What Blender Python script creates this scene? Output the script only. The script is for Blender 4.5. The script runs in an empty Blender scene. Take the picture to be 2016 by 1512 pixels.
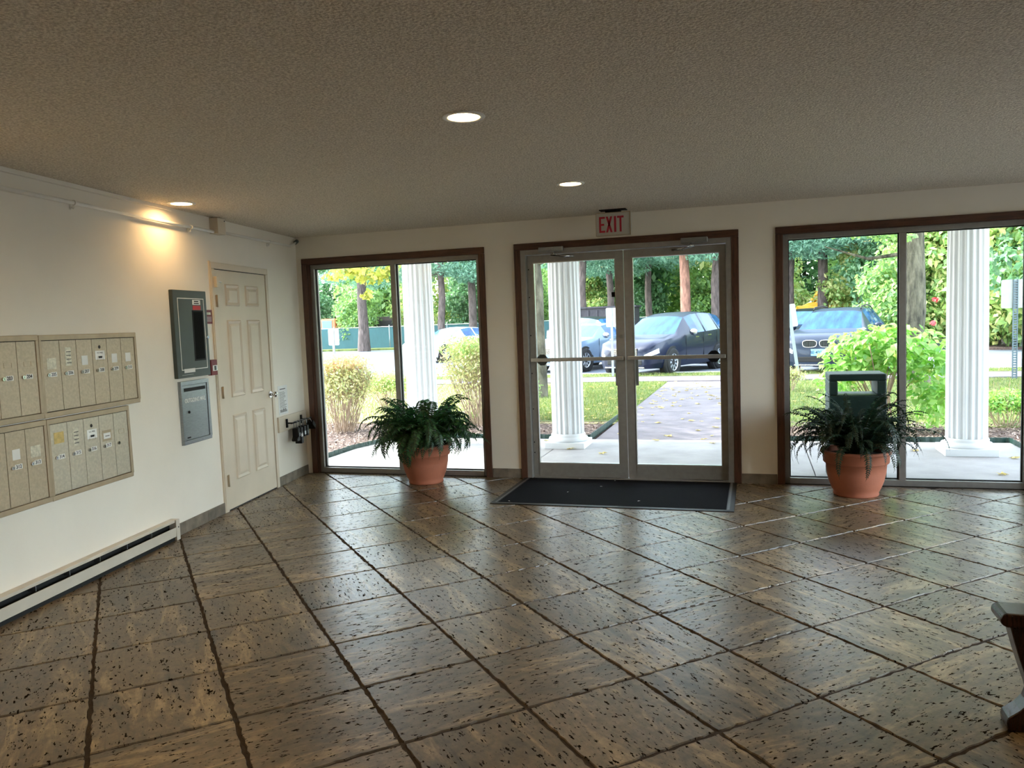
import bpy, bmesh, math, random
import numpy as np
from mathutils import Vector, Matrix

# ------------------------------------------------------------------ camera, sky, sun, exposure
SC = bpy.context.scene
COL = SC.collection
CAM = Vector((4.48402652, -7.11787646, 1.49358468))
CR = Vector((0.95514098, 0.29387499, -0.03664962))
CU = Vector((0.01177143, 0.08598204, 0.99622714))
CF = Vector((-0.29591745, 0.95196879, -0.07866564))
FPX = 1541.5235
cd = bpy.data.cameras.new('camera'); cam = bpy.data.objects.new('camera', cd); COL.objects.link(cam)
cd.sensor_fit = 'HORIZONTAL'; cd.sensor_width = 36.0; cd.lens = FPX / 2016 * 36.0
cd.clip_start = 0.05; cd.clip_end = 500
mw = Matrix.Identity(4)
for i in range(3):
    mw[i][0] = CR[i]; mw[i][1] = CU[i]; mw[i][2] = -CF[i]; mw[i][3] = CAM[i]
cam.matrix_world = mw
SC.camera = cam

SUN_EL, SUN_DIR = 46.0, Vector((-1.0, 0.10, 0.0))          # where the sun stands: left of the facade
W = bpy.data.worlds.new('world'); SC.world = W; W.use_nodes = True
wn_ = W.node_tree.nodes; wl_ = W.node_tree.links
for n in list(wn_): wn_.remove(n)
sky = wn_.new('ShaderNodeTexSky'); sky.sky_type = 'NISHITA'; sky.sun_disc = False
sky.sun_elevation = math.radians(SUN_EL); sky.sun_rotation = math.atan2(SUN_DIR.x, SUN_DIR.y)
bg = wn_.new('ShaderNodeBackground'); bg.inputs['Strength'].default_value = 1.45
wo = wn_.new('ShaderNodeOutputWorld')
hz = wn_.new('ShaderNodeHueSaturation'); hz.inputs['Saturation'].default_value = 0.5
wl_.new(sky.outputs[0], hz.inputs['Color']); wl_.new(hz.outputs[0], bg.inputs[0]); wl_.new(bg.outputs[0], wo.inputs[0])
sl = bpy.data.lights.new('sun', 'SUN'); so = bpy.data.objects.new('sun', sl); COL.objects.link(so)
sl.energy = 5.0; sl.angle = math.radians(0.6); sl.color = (1.0, 0.95, 0.86)
sd = SUN_DIR.normalized() * math.cos(math.radians(SUN_EL)) + Vector((0, 0, math.sin(math.radians(SUN_EL))))
so.rotation_euler = sd.to_track_quat('Z', 'Y').to_euler()
so.location = (-20, 5, 20)
vs = SC.view_settings
vs.view_transform = 'Standard'; vs.look = 'None'; vs.gamma = 1.0; vs.use_curve_mapping = False
vs.exposure = 0.75
LAMP = 105.0                                                  # brightness of the downlight lenses

# ------------------------------------------------------------------ helpers
R = math.radians
PI = math.pi
ZC = 2.434                                                   # ceiling height
SLAB, LOT = -0.05, -0.10
WD = Vector((-0.15447224, 0.98799713, 0)); WN = Vector((0.98799713, 0.15447224, 0))
WROT = math.atan2(WD.y, WD.x)

def lw(s, z=0.0, off=0.0):                                   # point on the left wall, s metres from the corner
    q = -s * WD + off * WN
    return Vector((q.x, q.y, z))
def ray(u, v): return CF + CR * ((u - 1008) / FPX) + CU * ((756 - v) / FPX)
def G(u, v, z=LOT):
    d = ray(u, v); return CAM + d * ((z - CAM.z) / d.z)
def at(u, v, Y):
    d = ray(u, v); return CAM + d * ((Y - CAM.y) / d.y)

class MB:
    def __init__(s): s.v = []; s.f = []; s.m = []; s.sm = []
    def add(s, vs, fs, mi=0, sm=False):
        o = len(s.v); s.v.extend([tuple(p) for p in vs])
        for f in fs: s.f.append([i + o for i in f]); s.m.append(mi); s.sm.append(sm)
        return s
    def box(s, x0, y0, z0, x1, y1, z1, mi=0):
        v = [(x0,y0,z0),(x1,y0,z0),(x1,y1,z0),(x0,y1,z0),(x0,y0,z1),(x1,y0,z1),(x1,y1,z1),(x0,y1,z1)]
        return s.add(v, [(0,3,2,1),(4,5,6,7),(0,1,5,4),(1,2,6,5),(2,3,7,6),(3,0,4,7)], mi)
    def frustum(s, x0, z0, x1, z1, y0, ins, y1, mi=0):       # panel: rectangle at y0, smaller rectangle at y1 (towards -y)
        v = [(x0,y0,z0),(x1,y0,z0),(x1,y0,z1),(x0,y0,z1),(x0+ins,y1,z0+ins),(x1-ins,y1,z0+ins),(x1-ins,y1,z1-ins),(x0+ins,y1,z1-ins)]
        return s.add(v, [(4,5,6,7),(0,1,5,4),(1,2,6,5),(2,3,7,6),(3,0,4,7),(3,2,1,0)], mi)
    def tube(s, pts, r, n=8, mi=0, cap=True, sm=True):
        pts = [Vector(p) for p in pts]; rs = r if isinstance(r, (list, tuple)) else [r] * len(pts)
        V = []; up = None
        for i, p in enumerate(pts):
            t = (pts[min(i+1, len(pts)-1)] - pts[max(i-1, 0)]).normalized()
            if up is None: up = Vector((0,0,1)) if abs(t.z) < .9 else Vector((1,0,0))
            a = t.cross(up).normalized(); b = a.cross(t).normalized(); up = b
            for k in range(n):
                q = 2*PI*k/n; V.append(p + a*(math.cos(q)*rs[i]) + b*(math.sin(q)*rs[i]))
        F = []
        for i in range(len(pts)-1):
            for k in range(n):
                F.append((i*n+k, (i+1)*n+k, (i+1)*n+(k+1)%n, i*n+(k+1)%n))
        s.add(V, F, mi, sm)
        if cap: s.add([V[k] for k in range(n)], [tuple(range(n))], mi); s.add(V[-n:], [tuple(range(n-1,-1,-1))], mi)
        return s
    def cyl(s, a, b, r0, r1=None, n=16, mi=0, cap=True, sm=True): return s.tube([a, b], [r0, r0 if r1 is None else r1], n, mi, cap, sm)
    def lathe(s, prof, n=32, c=(0,0,0), mi=0, sm=True):       # profile of (r, z) turned about z
        V = []
        for r_, z_ in prof:
            for k in range(n): q = 2*PI*k/n; V.append((c[0]+r_*math.cos(q), c[1]+r_*math.sin(q), c[2]+z_))
        F = [(i*n+k, i*n+(k+1)%n, (i+1)*n+(k+1)%n, (i+1)*n+k) for i in range(len(prof)-1) for k in range(n)]
        return s.add(V, F, mi, sm)
    def prism(s, poly, y0, y1, mi=0, sm=False):               # (x, z) outline pushed from y0 to y1
        n = len(poly); V = [(x, y0, z) for x, z in poly] + [(x, y1, z) for x, z in poly]
        s.add(V, [tuple(range(n)), tuple(range(2*n-1, n-1, -1))], mi)
        s.add(V, [(i, i+n, (i+1)%n+n, (i+1)%n) for i in range(n)], mi, sm)
        return s
    def zprism(s, poly, z0, z1, mi=0):                        # (x, y) outline pushed from z0 to z1
        n = len(poly); V = [(x, y, z0) for x, y in poly] + [(x, y, z1) for x, y in poly]
        return s.add(V, [tuple(range(n-1, -1, -1)), tuple(range(n, 2*n))] + [(i, (i+1)%n, (i+1)%n+n, i+n) for i in range(n)], mi)
    def ball(s, c, rx, ry=None, rz=None, n=12, m=8, mi=0):
        ry = rx if ry is None else ry; rz = rx if rz is None else rz; V = []
        for i in range(m+1):
            a = PI*i/m
            for k in range(n): q = 2*PI*k/n; V.append((c[0]+rx*math.sin(a)*math.cos(q), c[1]+ry*math.sin(a)*math.sin(q), c[2]+rz*math.cos(a)))
        return s.add(V, [(i*n+k, (i+1)*n+k, (i+1)*n+(k+1)%n, i*n+(k+1)%n) for i in range(m) for k in range(n)], mi, True)
    def mesh(s, name, mats, bevel=0, fix=True):
        me = bpy.data.meshes.new(name); me.from_pydata(s.v, [], s.f)
        me.polygons.foreach_set('material_index', s.m); me.polygons.foreach_set('use_smooth', s.sm)
        for m in (mats if isinstance(mats, (list, tuple)) else [mats]): me.materials.append(m)
        if bevel or fix:
            bm = bmesh.new(); bm.from_mesh(me)
            bmesh.ops.remove_doubles(bm, verts=bm.verts, dist=1e-6)
            bmesh.ops.recalc_face_normals(bm, faces=bm.faces)
            if bevel:
                es = [e for e in bm.edges if len(e.link_faces) == 2 and e.calc_face_angle(0) > R(35)]
                bmesh.ops.bevel(bm, geom=es, offset=bevel, segments=2, profile=.5, affect='EDGES', clamp_overlap=True)
            bm.to_mesh(me); bm.free()
        me.update(); return me
    def build(s, name, mats, parent=None, loc=(0,0,0), rz=0, bevel=0, fix=True):
        return link(name, s.mesh(name, mats, bevel, fix), parent, loc, rz)

def link(name, me, parent=None, loc=(0,0,0), rz=0):
    o = bpy.data.objects.new(name, me); COL.objects.link(o)
    if parent: o.parent = parent
    o.location = loc; o.rotation_euler = (0, 0, rz)
    return o
def tag(o, label=None, cat=None, group=None, kind=None):
    if label: o['label'] = label
    if cat: o['category'] = cat
    if group: o['group'] = group
    if kind: o['kind'] = kind
    return o
def thing(name, label, cat, loc=(0,0,0), rz=0, group=None, kind=None):
    o = bpy.data.objects.new(name, None); COL.objects.link(o); o.empty_display_size = .1
    o.location = loc; o.rotation_euler = (0, 0, rz)
    return tag(o, label, cat, group, kind)
def copy_tree(o, parent=None):
    c = o.copy(); COL.objects.link(c); c.parent = parent
    for ch in [q for q in ALLCH(o)]: copy_tree(ch, c)
    return c
def ALLCH(o): return list(o.children)
def np_mesh(name, V, F, mats, mi=None, smooth=False):
    V = np.asarray(V, np.float32); F = np.asarray(F, np.int32); k = F.shape[1]
    me = bpy.data.meshes.new(name); me.vertices.add(len(V)); me.vertices.foreach_set('co', V.ravel())
    me.loops.add(F.size); me.loops.foreach_set('vertex_index', F.ravel())
    me.polygons.add(len(F)); me.polygons.foreach_set('loop_start', np.arange(0, F.size, k, dtype=np.int32))
    me.polygons.foreach_set('use_smooth', np.full(len(F), smooth))
    for m in (mats if isinstance(mats, (list, tuple)) else [mats]): me.materials.append(m)
    if mi is not None: me.polygons.foreach_set('material_index', np.asarray(mi, np.int32))
    me.update(calc_edges=True); me.validate(); return me
def text_mesh(txt, size, mat, depth=.001, bold=False, align='CENTER'):
    cu = bpy.data.curves.new('lettering', 'FONT'); cu.body = txt; cu.size = size; cu.extrude = depth
    cu.align_x = align; cu.align_y = 'CENTER'; cu.resolution_u = 3
    if bold: cu.offset = size * .02
    ob = bpy.data.objects.new('lettering', cu); COL.objects.link(ob)
    bpy.context.view_layer.update()
    me = bpy.data.meshes.new_from_object(ob.evaluated_get(bpy.context.evaluated_depsgraph_get()))
    bpy.data.objects.remove(ob); bpy.data.curves.remove(cu)
    me.transform(Matrix.Rotation(PI/2, 4, 'X')); me.materials.clear(); me.materials.append(mat); return me

# ------------------------------------------------------------------ materials
def nt(name):
    m = bpy.data.materials.new(name); m.use_nodes = True; t = m.node_tree
    return m, t, t.nodes['Principled BSDF'], t.nodes['Material Output']
def srgb(r, g, b):
    f = lambda c: ((c/255+.055)/1.055)**2.4 if c/255 > .04045 else c/255/12.92
    return (f(r), f(g), f(b), 1)
def N(t, typ, **kw):
    n = t.nodes.new('ShaderNode'+typ)
    for k, v in kw.items(): setattr(n, k, v)
    return n
def mapping(t, scale=(1,1,1), coord='Object', rot=(0,0,0)):
    tc = N(t, 'TexCoord'); mp = N(t, 'Mapping'); mp.inputs['Scale'].default_value = scale; mp.inputs['Rotation'].default_value = rot
    t.links.new(tc.outputs[coord], mp.inputs[0]); return mp
def ramp(t, stops):
    r_ = N(t, 'ValToRGB'); el = r_.color_ramp.elements
    while len(el) < len(stops): el.new(.5)
    for e, (p, c) in zip(el, stops): e.position = p; e.color = c
    return r_
def noise(t, mp, scale, detail=4, rough=.55, dist=0):
    n = N(t, 'TexNoise'); n.inputs['Scale'].default_value = scale; n.inputs['Detail'].default_value = detail
    n.inputs['Roughness'].default_value = rough; n.inputs['Distortion'].default_value = dist
    if mp: t.links.new(mp.outputs[0], n.inputs['Vector'])
    return n
def bump(t, b, src, strength, dist=.01):
    bp = N(t, 'Bump'); bp.inputs['Strength'].default_value = strength; bp.inputs['Distance'].default_value = dist
    t.links.new(src, bp.inputs['Height']); t.links.new(bp.outputs[0], b.inputs['Normal'])
def mat(name, c, rough=.5, metal=0, var=.06, vscale=8, bmp=0, bscale=60, coat=0, stretch=(1,1,1), spec=.5, bdist=.01):
    m, t, b, o = nt(name); mp = mapping(t, stretch)
    n = noise(t, mp, vscale, 5); lo = tuple(max(0, x*(1-var*2)) for x in c[:3])+(1,); hi = tuple(min(1, x*(1+var*2)) for x in c[:3])+(1,)
    r_ = ramp(t, [(.3, lo), (.7, hi)]); t.links.new(n.outputs[0], r_.inputs[0]); t.links.new(r_.outputs[0], b.inputs['Base Color'])
    b.inputs['Roughness'].default_value = rough; b.inputs['Metallic'].default_value = metal
    b.inputs['Coat Weight'].default_value = coat; b.inputs['Coat Roughness'].default_value = .04
    b.inputs['Specular IOR Level'].default_value = spec
    if bmp:
        n2 = noise(t, mp, bscale, 3); bump(t, b, n2.outputs[0], bmp, bdist)
    return m
def leafmat(name, cols, trans=.45, rough=.5):
    m, t, b, o = nt(name); t.nodes.remove(b)
    g = N(t, 'NewGeometry'); r_ = ramp(t, [(i/(max(1, len(cols)-1)), c) for i, c in enumerate(cols)])
    t.links.new(g.outputs['Random Per Island'], r_.inputs[0])
    d = N(t, 'BsdfDiffuse'); tr = N(t, 'BsdfTranslucent'); mx = N(t, 'MixShader'); mx.inputs[0].default_value = trans
    gl = N(t, 'BsdfGlossy'); gl.inputs['Roughness'].default_value = rough; mx2 = N(t, 'MixShader'); mx2.inputs[0].default_value = .06
    t.links.new(r_.outputs[0], d.inputs[0]); t.links.new(r_.outputs[0], tr.inputs[0])
    t.links.new(d.outputs[0], mx.inputs[1]); t.links.new(tr.outputs[0], mx.inputs[2])
    t.links.new(mx.outputs[0], mx2.inputs[1]); t.links.new(gl.outputs[0], mx2.inputs[2]); t.links.new(mx2.outputs[0], o.inputs[0])
    return m
def glassmat(name, tint=(.93,.96,.95,1), ior=1.45):
    m, t, b, o = nt(name); t.nodes.remove(b)
    f = N(t, 'Fresnel'); f.inputs[0].default_value = ior
    tr = N(t, 'BsdfTransparent'); tr.inputs[0].default_value = tint
    gl = N(t, 'BsdfGlossy'); gl.inputs['Roughness'].default_value = .005
    mx = N(t, 'MixShader'); t.links.new(f.outputs[0], mx.inputs[0]); t.links.new(tr.outputs[0], mx.inputs[1]); t.links.new(gl.outputs[0], mx.inputs[2])
    t.links.new(mx.outputs[0], o.inputs[0]); return m
def emit(name, c, s):
    m, t, b, o = nt(name); b.inputs['Base Color'].default_value = c
    b.inputs['Emission Color'].default_value = c; b.inputs['Emission Strength'].default_value = s; return m

M = {}
M['wall'] = mat('wall_paint', srgb(238,231,219), .75, var=.015, vscale=2, bmp=.12, bscale=90, bdist=.004)
M['soffit'] = mat('soffit_white', srgb(225,225,222), .6, var=.02)
def ceiling_mat():
    m, t, b, o = nt('popcorn_ceiling'); mp = mapping(t)
    n1 = noise(t, mp, 95, 2, .6); n2 = noise(t, mp, 1.3, 3); r_ = ramp(t, [(.34, srgb(196,184,166)), (.66, srgb(243,233,216))])
    t.links.new(n1.outputs[0], r_.inputs[0]); t.links.new(r_.outputs[0], b.inputs['Base Color']); b.inputs['Roughness'].default_value = .95
    bump(t, b, n1.outputs[0], .9, .012); return m
M['ceiling'] = ceiling_mat()
def tile_mat(name='slate_tile', coord='Object'):
    m, t, b, o = nt(name); mp = mapping(t, (1,1,1), coord)
    oi = N(t, 'ObjectInfo'); ml = N(t, 'Math', operation='MULTIPLY'); ml.inputs[1].default_value = 37.0
    t.links.new(oi.outputs['Random'], ml.inputs[0]); va = N(t, 'VectorMath', operation='ADD')
    t.links.new(mp.outputs[0], va.inputs[0]); t.links.new(ml.outputs[0], va.inputs[1])
    st = N(t, 'Mapping'); st.inputs['Scale'].default_value = (.9, 4.2, 1); t.links.new(va.outputs[0], st.inputs[0])
    wav = noise(t, None, 2.1, 7, .62, .55); t.links.new(st.outputs[0], wav.inputs['Vector'])
    fine = noise(t, None, 24, 5, .7); t.links.new(va.outputs[0], fine.inputs['Vector'])
    st2 = N(t, 'Mapping'); st2.inputs['Scale'].default_value = (1.0, 2.4, 1); t.links.new(va.outputs[0], st2.inputs[0])
    pit = noise(t, None, 27, 4, .65); t.links.new(st2.outputs[0], pit.inputs['Vector'])
    base = ramp(t, [(.26, srgb(76,66,55)), (.38, srgb(104,92,76)), (.46, srgb(124,108,86)), (.50, srgb(112,98,80)), (.56, srgb(136,118,92)), (.615, srgb(168,146,112)), (.66, srgb(128,112,90)), (.8, srgb(150,132,104))])
    t.links.new(wav.outputs[0], base.inputs[0])
    gr = ramp(t, [(.3, (.55,.55,.56,1)), (.7, (1.16,1.13,1.08,1))]); t.links.new(fine.outputs[0], gr.inputs[0])
    mu = N(t, 'Mix', data_type='RGBA', blend_type='MULTIPLY'); mu.inputs[0].default_value = 1
    t.links.new(base.outputs[0], mu.inputs[6]); t.links.new(gr.outputs[0], mu.inputs[7])
    hs = N(t, 'HueSaturation'); vr = N(t, 'MapRange'); vr.inputs[3].default_value = .78; vr.inputs[4].default_value = 1.15
    t.links.new(oi.outputs['Random'], vr.inputs[0]); t.links.new(vr.outputs[0], hs.inputs['Value']); t.links.new(mu.outputs[2], hs.inputs['Color'])
    pr = ramp(t, [(.375, (0,0,0,1)), (.41, (1,1,1,1))]); t.links.new(pit.outputs[0], pr.inputs[0])
    m2 = N(t, 'Mix', data_type='RGBA'); m2.inputs[6].default_value = srgb(30,24,18)
    t.links.new(pr.outputs[0], m2.inputs[0]); t.links.new(hs.outputs[0], m2.inputs[7]); t.links.new(m2.outputs[2], b.inputs['Base Color'])
    rr = N(t, 'MapRange'); rr.inputs[3].default_value = .22; rr.inputs[4].default_value = .42
    t.links.new(fine.outputs[0], rr.inputs[0]); iv = N(t, 'Math', operation='SUBTRACT'); iv.inputs[0].default_value = 1.0; t.links.new(pr.outputs[0], iv.inputs[1])
    mxr = N(t, 'Math', operation='MAXIMUM'); t.links.new(rr.outputs[0], mxr.inputs[0]); t.links.new(iv.outputs[0], mxr.inputs[1]); t.links.new(mxr.outputs[0], b.inputs['Roughness'])
    sp = N(t, 'Math', operation='MULTIPLY'); sp.inputs[1].default_value = .5; t.links.new(pr.outputs[0], sp.inputs[0]); t.links.new(sp.outputs[0], b.inputs['Specular IOR Level'])
    ad = N(t, 'Math', operation='ADD'); t.links.new(wav.outputs[0], ad.inputs[0]); t.links.new(pr.outputs[0], ad.inputs[1])
    bump(t, b, ad.outputs[0], .25, .006); return m
M['tile'] = tile_mat()
M['grout'] = mat('grout', srgb(58,46,34), .9, var=.15, vscale=30, bmp=.4, bscale=200)
M['basetile'] = mat('base_tile', srgb(120,110,98), .45, var=.2, vscale=9, bmp=.15, bscale=60)
def wood(name, c, dark, rough=.4, axis=(14,14,1.2)):
    m, t, b, o = nt(name); mp = mapping(t, axis); n = noise(t, mp, 6, 6, .65, .4)
    r_ = ramp(t, [(.3, dark), (.55, c), (.8, tuple(min(1, x*1.25) for x in c[:3])+(1,))]); t.links.new(n.outputs[0], r_.inputs[0])
    t.links.new(r_.outputs[0], b.inputs['Base Color']); b.inputs['Roughness'].default_value = rough; bump(t, b, n.outputs[0], .15, .003); return m
M['wood'] = wood('stained_oak', srgb(90,59,45), srgb(52,34,27))
M['woodh'] = wood('stained_oak_rail', srgb(90,59,45), srgb(52,34,27), axis=(1.2,14,14))
M['darkwood'] = wood('dark_bench_wood', srgb(52,30,22), srgb(24,13,10), .25)
M['alum'] = mat('aluminium', srgb(158,155,151), .42, .5, .04, 20)
M['alumlite'] = mat('mill_aluminium', srgb(205,205,203), .3, .8, .03, 20)
M['bouncecut'] = mat('bounce_cutting_brown', srgb(84,66,52), .6, var=.1, stretch=(6,6,.4))  # dark brown chosen to cut light bounced onto the front wall
M['gasket'] = mat('gasket', srgb(20,20,20), .6)
M['glass'] = glassmat('window_glass')
M['beige'] = mat('beige_enamel', srgb(214,200,180), .45, var=.02, vscale=4)
M['white'] = mat('white_paint', srgb(235,232,225), .45, var=.02)
M['heater'] = mat('heater_enamel', srgb(205,196,182), .4, var=.03)
M['black'] = mat('black_plastic', srgb(12,12,13), .6, spec=.25)
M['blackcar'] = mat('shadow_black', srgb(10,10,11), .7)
M['chrome'] = mat('chrome', srgb(215,215,215), .15, 1, .02)
M['steel'] = mat('brushed_steel', srgb(160,165,168), .35, .85, .06, 30, stretch=(1,1,8))
M['mailframe'] = mat('mailbox_frame', srgb(176,158,132), .45, .2, .04, 12)
M['maildoor'] = mat('mailbox_door', srgb(186,170,146), .42, .2, .06, 60, .05, 300)
M['maildoorb'] = mat('mailbox_door_silver', srgb(200,190,172), .38, .3, .06, 60, .05, 300)
M['panelgrey'] = mat('dark_grey_enamel', srgb(74,82,80), .45, .2, .04)
M['cavity'] = mat('directory_window', srgb(6,6,7), .75, spec=.1)
M['paper'] = mat('paper', srgb(232,232,230), .8, var=.02)
M['tape'] = mat('clear_tape', srgb(214,208,190), .25, var=.12, vscale=60)
M['yellowtag'] = mat('gold_sticker', srgb(206,178,108), .4, var=.1, vscale=40)
M['ink'] = mat('ink', srgb(30,30,34), .7)
M['whiteink'] = mat('white_lettering', srgb(238,238,236), .6)
M['maroon'] = mat('maroon_plastic', srgb(116,40,48), .5, var=.08)
M['red'] = mat('red_print', srgb(190,40,44), .5)
M['exitface'] = mat('exit_face', srgb(188,184,176), .5, var=.02)
M['exitred'] = mat('exit_letters', srgb(176,36,56), .5, var=.1, vscale=20)
M['terra'] = mat('terracotta', srgb(178,108,82), .7, var=.07, vscale=5, bmp=.08, bscale=80)
M['soil'] = mat('soil', srgb(52,40,30), .95, var=.3, vscale=40, bmp=.8, bscale=80)
M['fern'] = leafmat('fern_leaf', [srgb(20,52,34), srgb(34,78,48), srgb(46,96,50), srgb(70,120,60)], .3)
M['fern2'] = leafmat('fern_leaf_dark', [srgb(16,38,26), srgb(24,52,34), srgb(34,64,38)], .22)
M['stem'] = mat('fern_stem', srgb(58,66,36), .7)
M['carpet'] = mat('mat_carpet', srgb(26,27,31), .98, spec=.08, var=.3, vscale=260, bmp=.6, bscale=420, bdist=.004)
M['rubber'] = mat('rubber_edge', srgb(20,20,22), .5)
M['rubberlite'] = mat('rubber_rim', srgb(96,98,100), .4)
M['concrete'] = mat('concrete', srgb(156,152,151), .85, var=.07, vscale=3, bmp=.2, bscale=120)
M['walk'] = mat('walkway_concrete', srgb(106,98,102), .85, var=.12, vscale=2.5, bmp=.25, bscale=100)
M['asphalt'] = mat('asphalt', srgb(102,108,118), .85, var=.08, vscale=4, bmp=.4, bscale=160)
M['kerb'] = mat('kerb_concrete', srgb(190,188,182), .85, var=.06)
M['grassbase'] = mat('lawn', srgb(98,108,52), .95, var=.3, vscale=3, bmp=.6, bscale=60, bdist=.03)
M['straw'] = mat('dry_ground', srgb(158,146,96), .95, var=.2, vscale=4, bmp=.6, bscale=60, bdist=.03)
M['mulch'] = mat('mulch', srgb(104,84,76), .95, var=.4, vscale=30, bmp=1, bscale=70, bdist=.03)
M['chip'] = leafmat('mulch_chip', [srgb(66,50,44), srgb(128,104,92), srgb(186,164,148), srgb(96,76,66)], .0)
M['blade'] = leafmat('grass_blade', [srgb(62,92,34), srgb(100,128,50), srgb(132,146,70), srgb(164,150,92)], .4)
M['edging'] = mat('green_edging', srgb(26,56,50), .45, var=.1)
M['column'] = mat('column_white', srgb(214,216,219), .5, var=.012, vscale=3)
M['bin'] = mat('green_bin_plastic', srgb(34,58,54), .5, var=.06)
M['bark'] = mat('pine_bark', srgb(92,80,76), .95, var=.3, vscale=10, bmp=1, bscale=22, stretch=(1,1,.25), bdist=.05)
M['barkred'] = mat('red_pine_bark', srgb(140,100,84), .95, var=.25, vscale=10, bmp=1, bscale=22, stretch=(1,1,.25), bdist=.05)
M['barkm'] = mat('maple_bark', srgb(84,80,68), .95, var=.45, vscale=9, bmp=1, bscale=30, stretch=(1,1,.3), bdist=.04)
M['twig'] = mat('shrub_twig', srgb(150,128,108), .9, var=.15)
M['pineleaf'] = leafmat('pine_needles', [srgb(84,128,104), srgb(110,156,126), srgb(142,184,150)], .45)
M['leafg'] = leafmat('tree_leaves', [srgb(92,136,76), srgb(134,172,92), srgb(172,204,116), srgb(112,158,98)], .55)
M['leafdk'] = leafmat('tree_leaves_dark', [srgb(74,122,84), srgb(104,150,98), srgb(134,176,118)], .55)
M['leafy'] = leafmat('yellowing_leaves', [srgb(118,160,84), srgb(158,190,104), srgb(192,204,124), srgb(212,204,140)], .5)
M['leafmaple'] = leafmat('maple_leaves', [srgb(140,160,64), srgb(186,192,84), srgb(212,204,104), srgb(116,144,64)], .55)
M['leafhyd'] = leafmat('hydrangea_leaves', [srgb(96,160,50), srgb(140,196,70), srgb(172,214,110), srgb(120,178,92), srgb(190,200,96)], .5)
M['leafbb'] = leafmat('shrub_leaves', [srgb(150,166,110), srgb(186,192,124), srgb(216,206,144), srgb(176,176,124)], .45)
M['leafpk'] = leafmat('shrub_leaves_pink', [srgb(226,160,144), srgb(232,190,150), srgb(214,200,140), srgb(200,186,130)], .45)
M['rose'] = leafmat('rose_petal', [srgb(214,60,70), srgb(226,120,120)], .3)
M['fallen'] = leafmat('fallen_leaf', [srgb(206,178,96), srgb(176,136,76), srgb(224,204,120), srgb(146,118,72), srgb(160,150,80)], .2)
M['fence'] = mat('green_fence', srgb(40,84,88), .7, var=.12, vscale=6, stretch=(6,6,.5))
M['fencepost'] = mat('galvanised', srgb(150,158,160), .5, .5, .05)
M['signback'] = mat('sign_back', srgb(205,205,203), .5, .3, .03)
M['signgrey'] = mat('sign_back_grey', srgb(150,152,148), .5, .3, .05)
M['postgrey'] = mat('perforated_post', srgb(84,98,106), .5, .5, .05)
M['yellowcat'] = mat('machine_yellow', srgb(240,168,40), .45, var=.05)
M['darksteel'] = mat('dark_machine_steel', srgb(52,48,52), .7, var=.15)
M['orange'] = mat('orange_cab', srgb(206,110,70), .45)
M['octblue'] = mat('sticker_navy', srgb(22,34,48), .5)
def paint(name, c, rough=.35): return mat(name, c, rough, .2, .01, coat=.2, spec=.35)
M['navy'] = paint('navy_paint', srgb(8,18,44)); M['silver'] = paint('silver_blue_paint', srgb(112,132,154)); M['bmw'] = paint('blue_black_paint', srgb(20,34,54))
M['carwhite'] = paint('white_paint_car', srgb(225,228,232)); M['carblack'] = paint('black_paint_car', srgb(18,20,24))
M['carglass_sky'] = mat('sky_tinted_car_glass', srgb(30,72,118), .06, .0, .25, vscale=2.2, stretch=(1,3,1), coat=.08, spec=.25)  # blue streaked base colour stands in for the reflected sky
M['lampglass'] = mat('headlamp', srgb(214,222,228), .15, .3, .05, coat=1)
M['tyre'] = mat('tyre', srgb(20,20,21), .8)
M['rim'] = mat('alloy_rim', srgb(200,205,210), .3, .8, .02)
M['plateblue'] = mat('plate_blue', srgb(120,190,226), .5, var=.02)
M['platetext'] = mat('plate_ink', srgb(16,30,64), .5)
M['lens'] = emit('lamp_lens', (1.0, .66, .30, 1), LAMP)
M['can'] = mat('lamp_can', srgb(240,225,200), .35)

# ------------------------------------------------------------------ the room shell
XR, YB = 7.9, -8.2                                           # right and back wall
def left_x(y): return -(y) * (0.15447224 / 0.98799713)
ROOM = [(left_x(0), 0.0), (XR, 0.0), (XR, YB), (left_x(YB), YB)]

WINS = [(0.063, 2.045), (4.667, 6.652)]; DOOR = (2.34, 4.366); HEAD = 2.215; CW = .062
rough = [(WINS[0][0]+.03, WINS[0][1]-.03), (DOOR[0]+.03, DOOR[1]-.03), (WINS[1][0]+.03, WINS[1][1]-.03)]
b = MB(); xs = [-.35] + [q for r_ in rough for q in r_] + [XR+.2]
for i in range(0, len(xs), 2): b.box(xs[i], 0, -.3, xs[i+1], .16, 3.1)
b2 = MB()
for a0, a1 in rough: b.box(a0, 0, HEAD-.03, a1, .16, 3.1); b.box(a0, 0.0, -.3, a1, .16, -.02)
tag(b.build('wall_front', M['wall'], fix=False), 'cream painted wall holding the windows and glass doors', 'wall', kind='structure')
b = MB(); b.box(-.25, 0, -.3, 9.0, .16, 3.1)
wl = b.build('wall_left', M['wall']); wl.location = lw(8.75); wl.rotation_euler.z = WROT
tag(wl, 'cream painted wall holding the mailboxes and white door', 'wall', kind='structure')
b = MB(); SY0, SY1 = -4.2, -.2  # span of the opening added in the unseen right wall for daylight
b.box(XR, YB-.2, -.3, XR+.16, SY0, 3.1); b.box(XR, SY1, -.3, XR+.16, .16, 3.1); b.box(XR, SY0, 2.19, XR+.16, SY1, 3.1); b.box(XR, SY0, -.3, XR+.16, SY1, -.02); tag(b.build('wall_right', M['wall']), 'plain cream wall beyond the wide window', 'wall', kind='structure')
b = MB(); b.box(.5, YB-.16, -.3, XR+.16, YB, 3.1); tag(b.build('wall_back', M['bouncecut']), 'unseen back wall, coloured dark brown to cut bounced light', 'wall', kind='structure')

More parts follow.
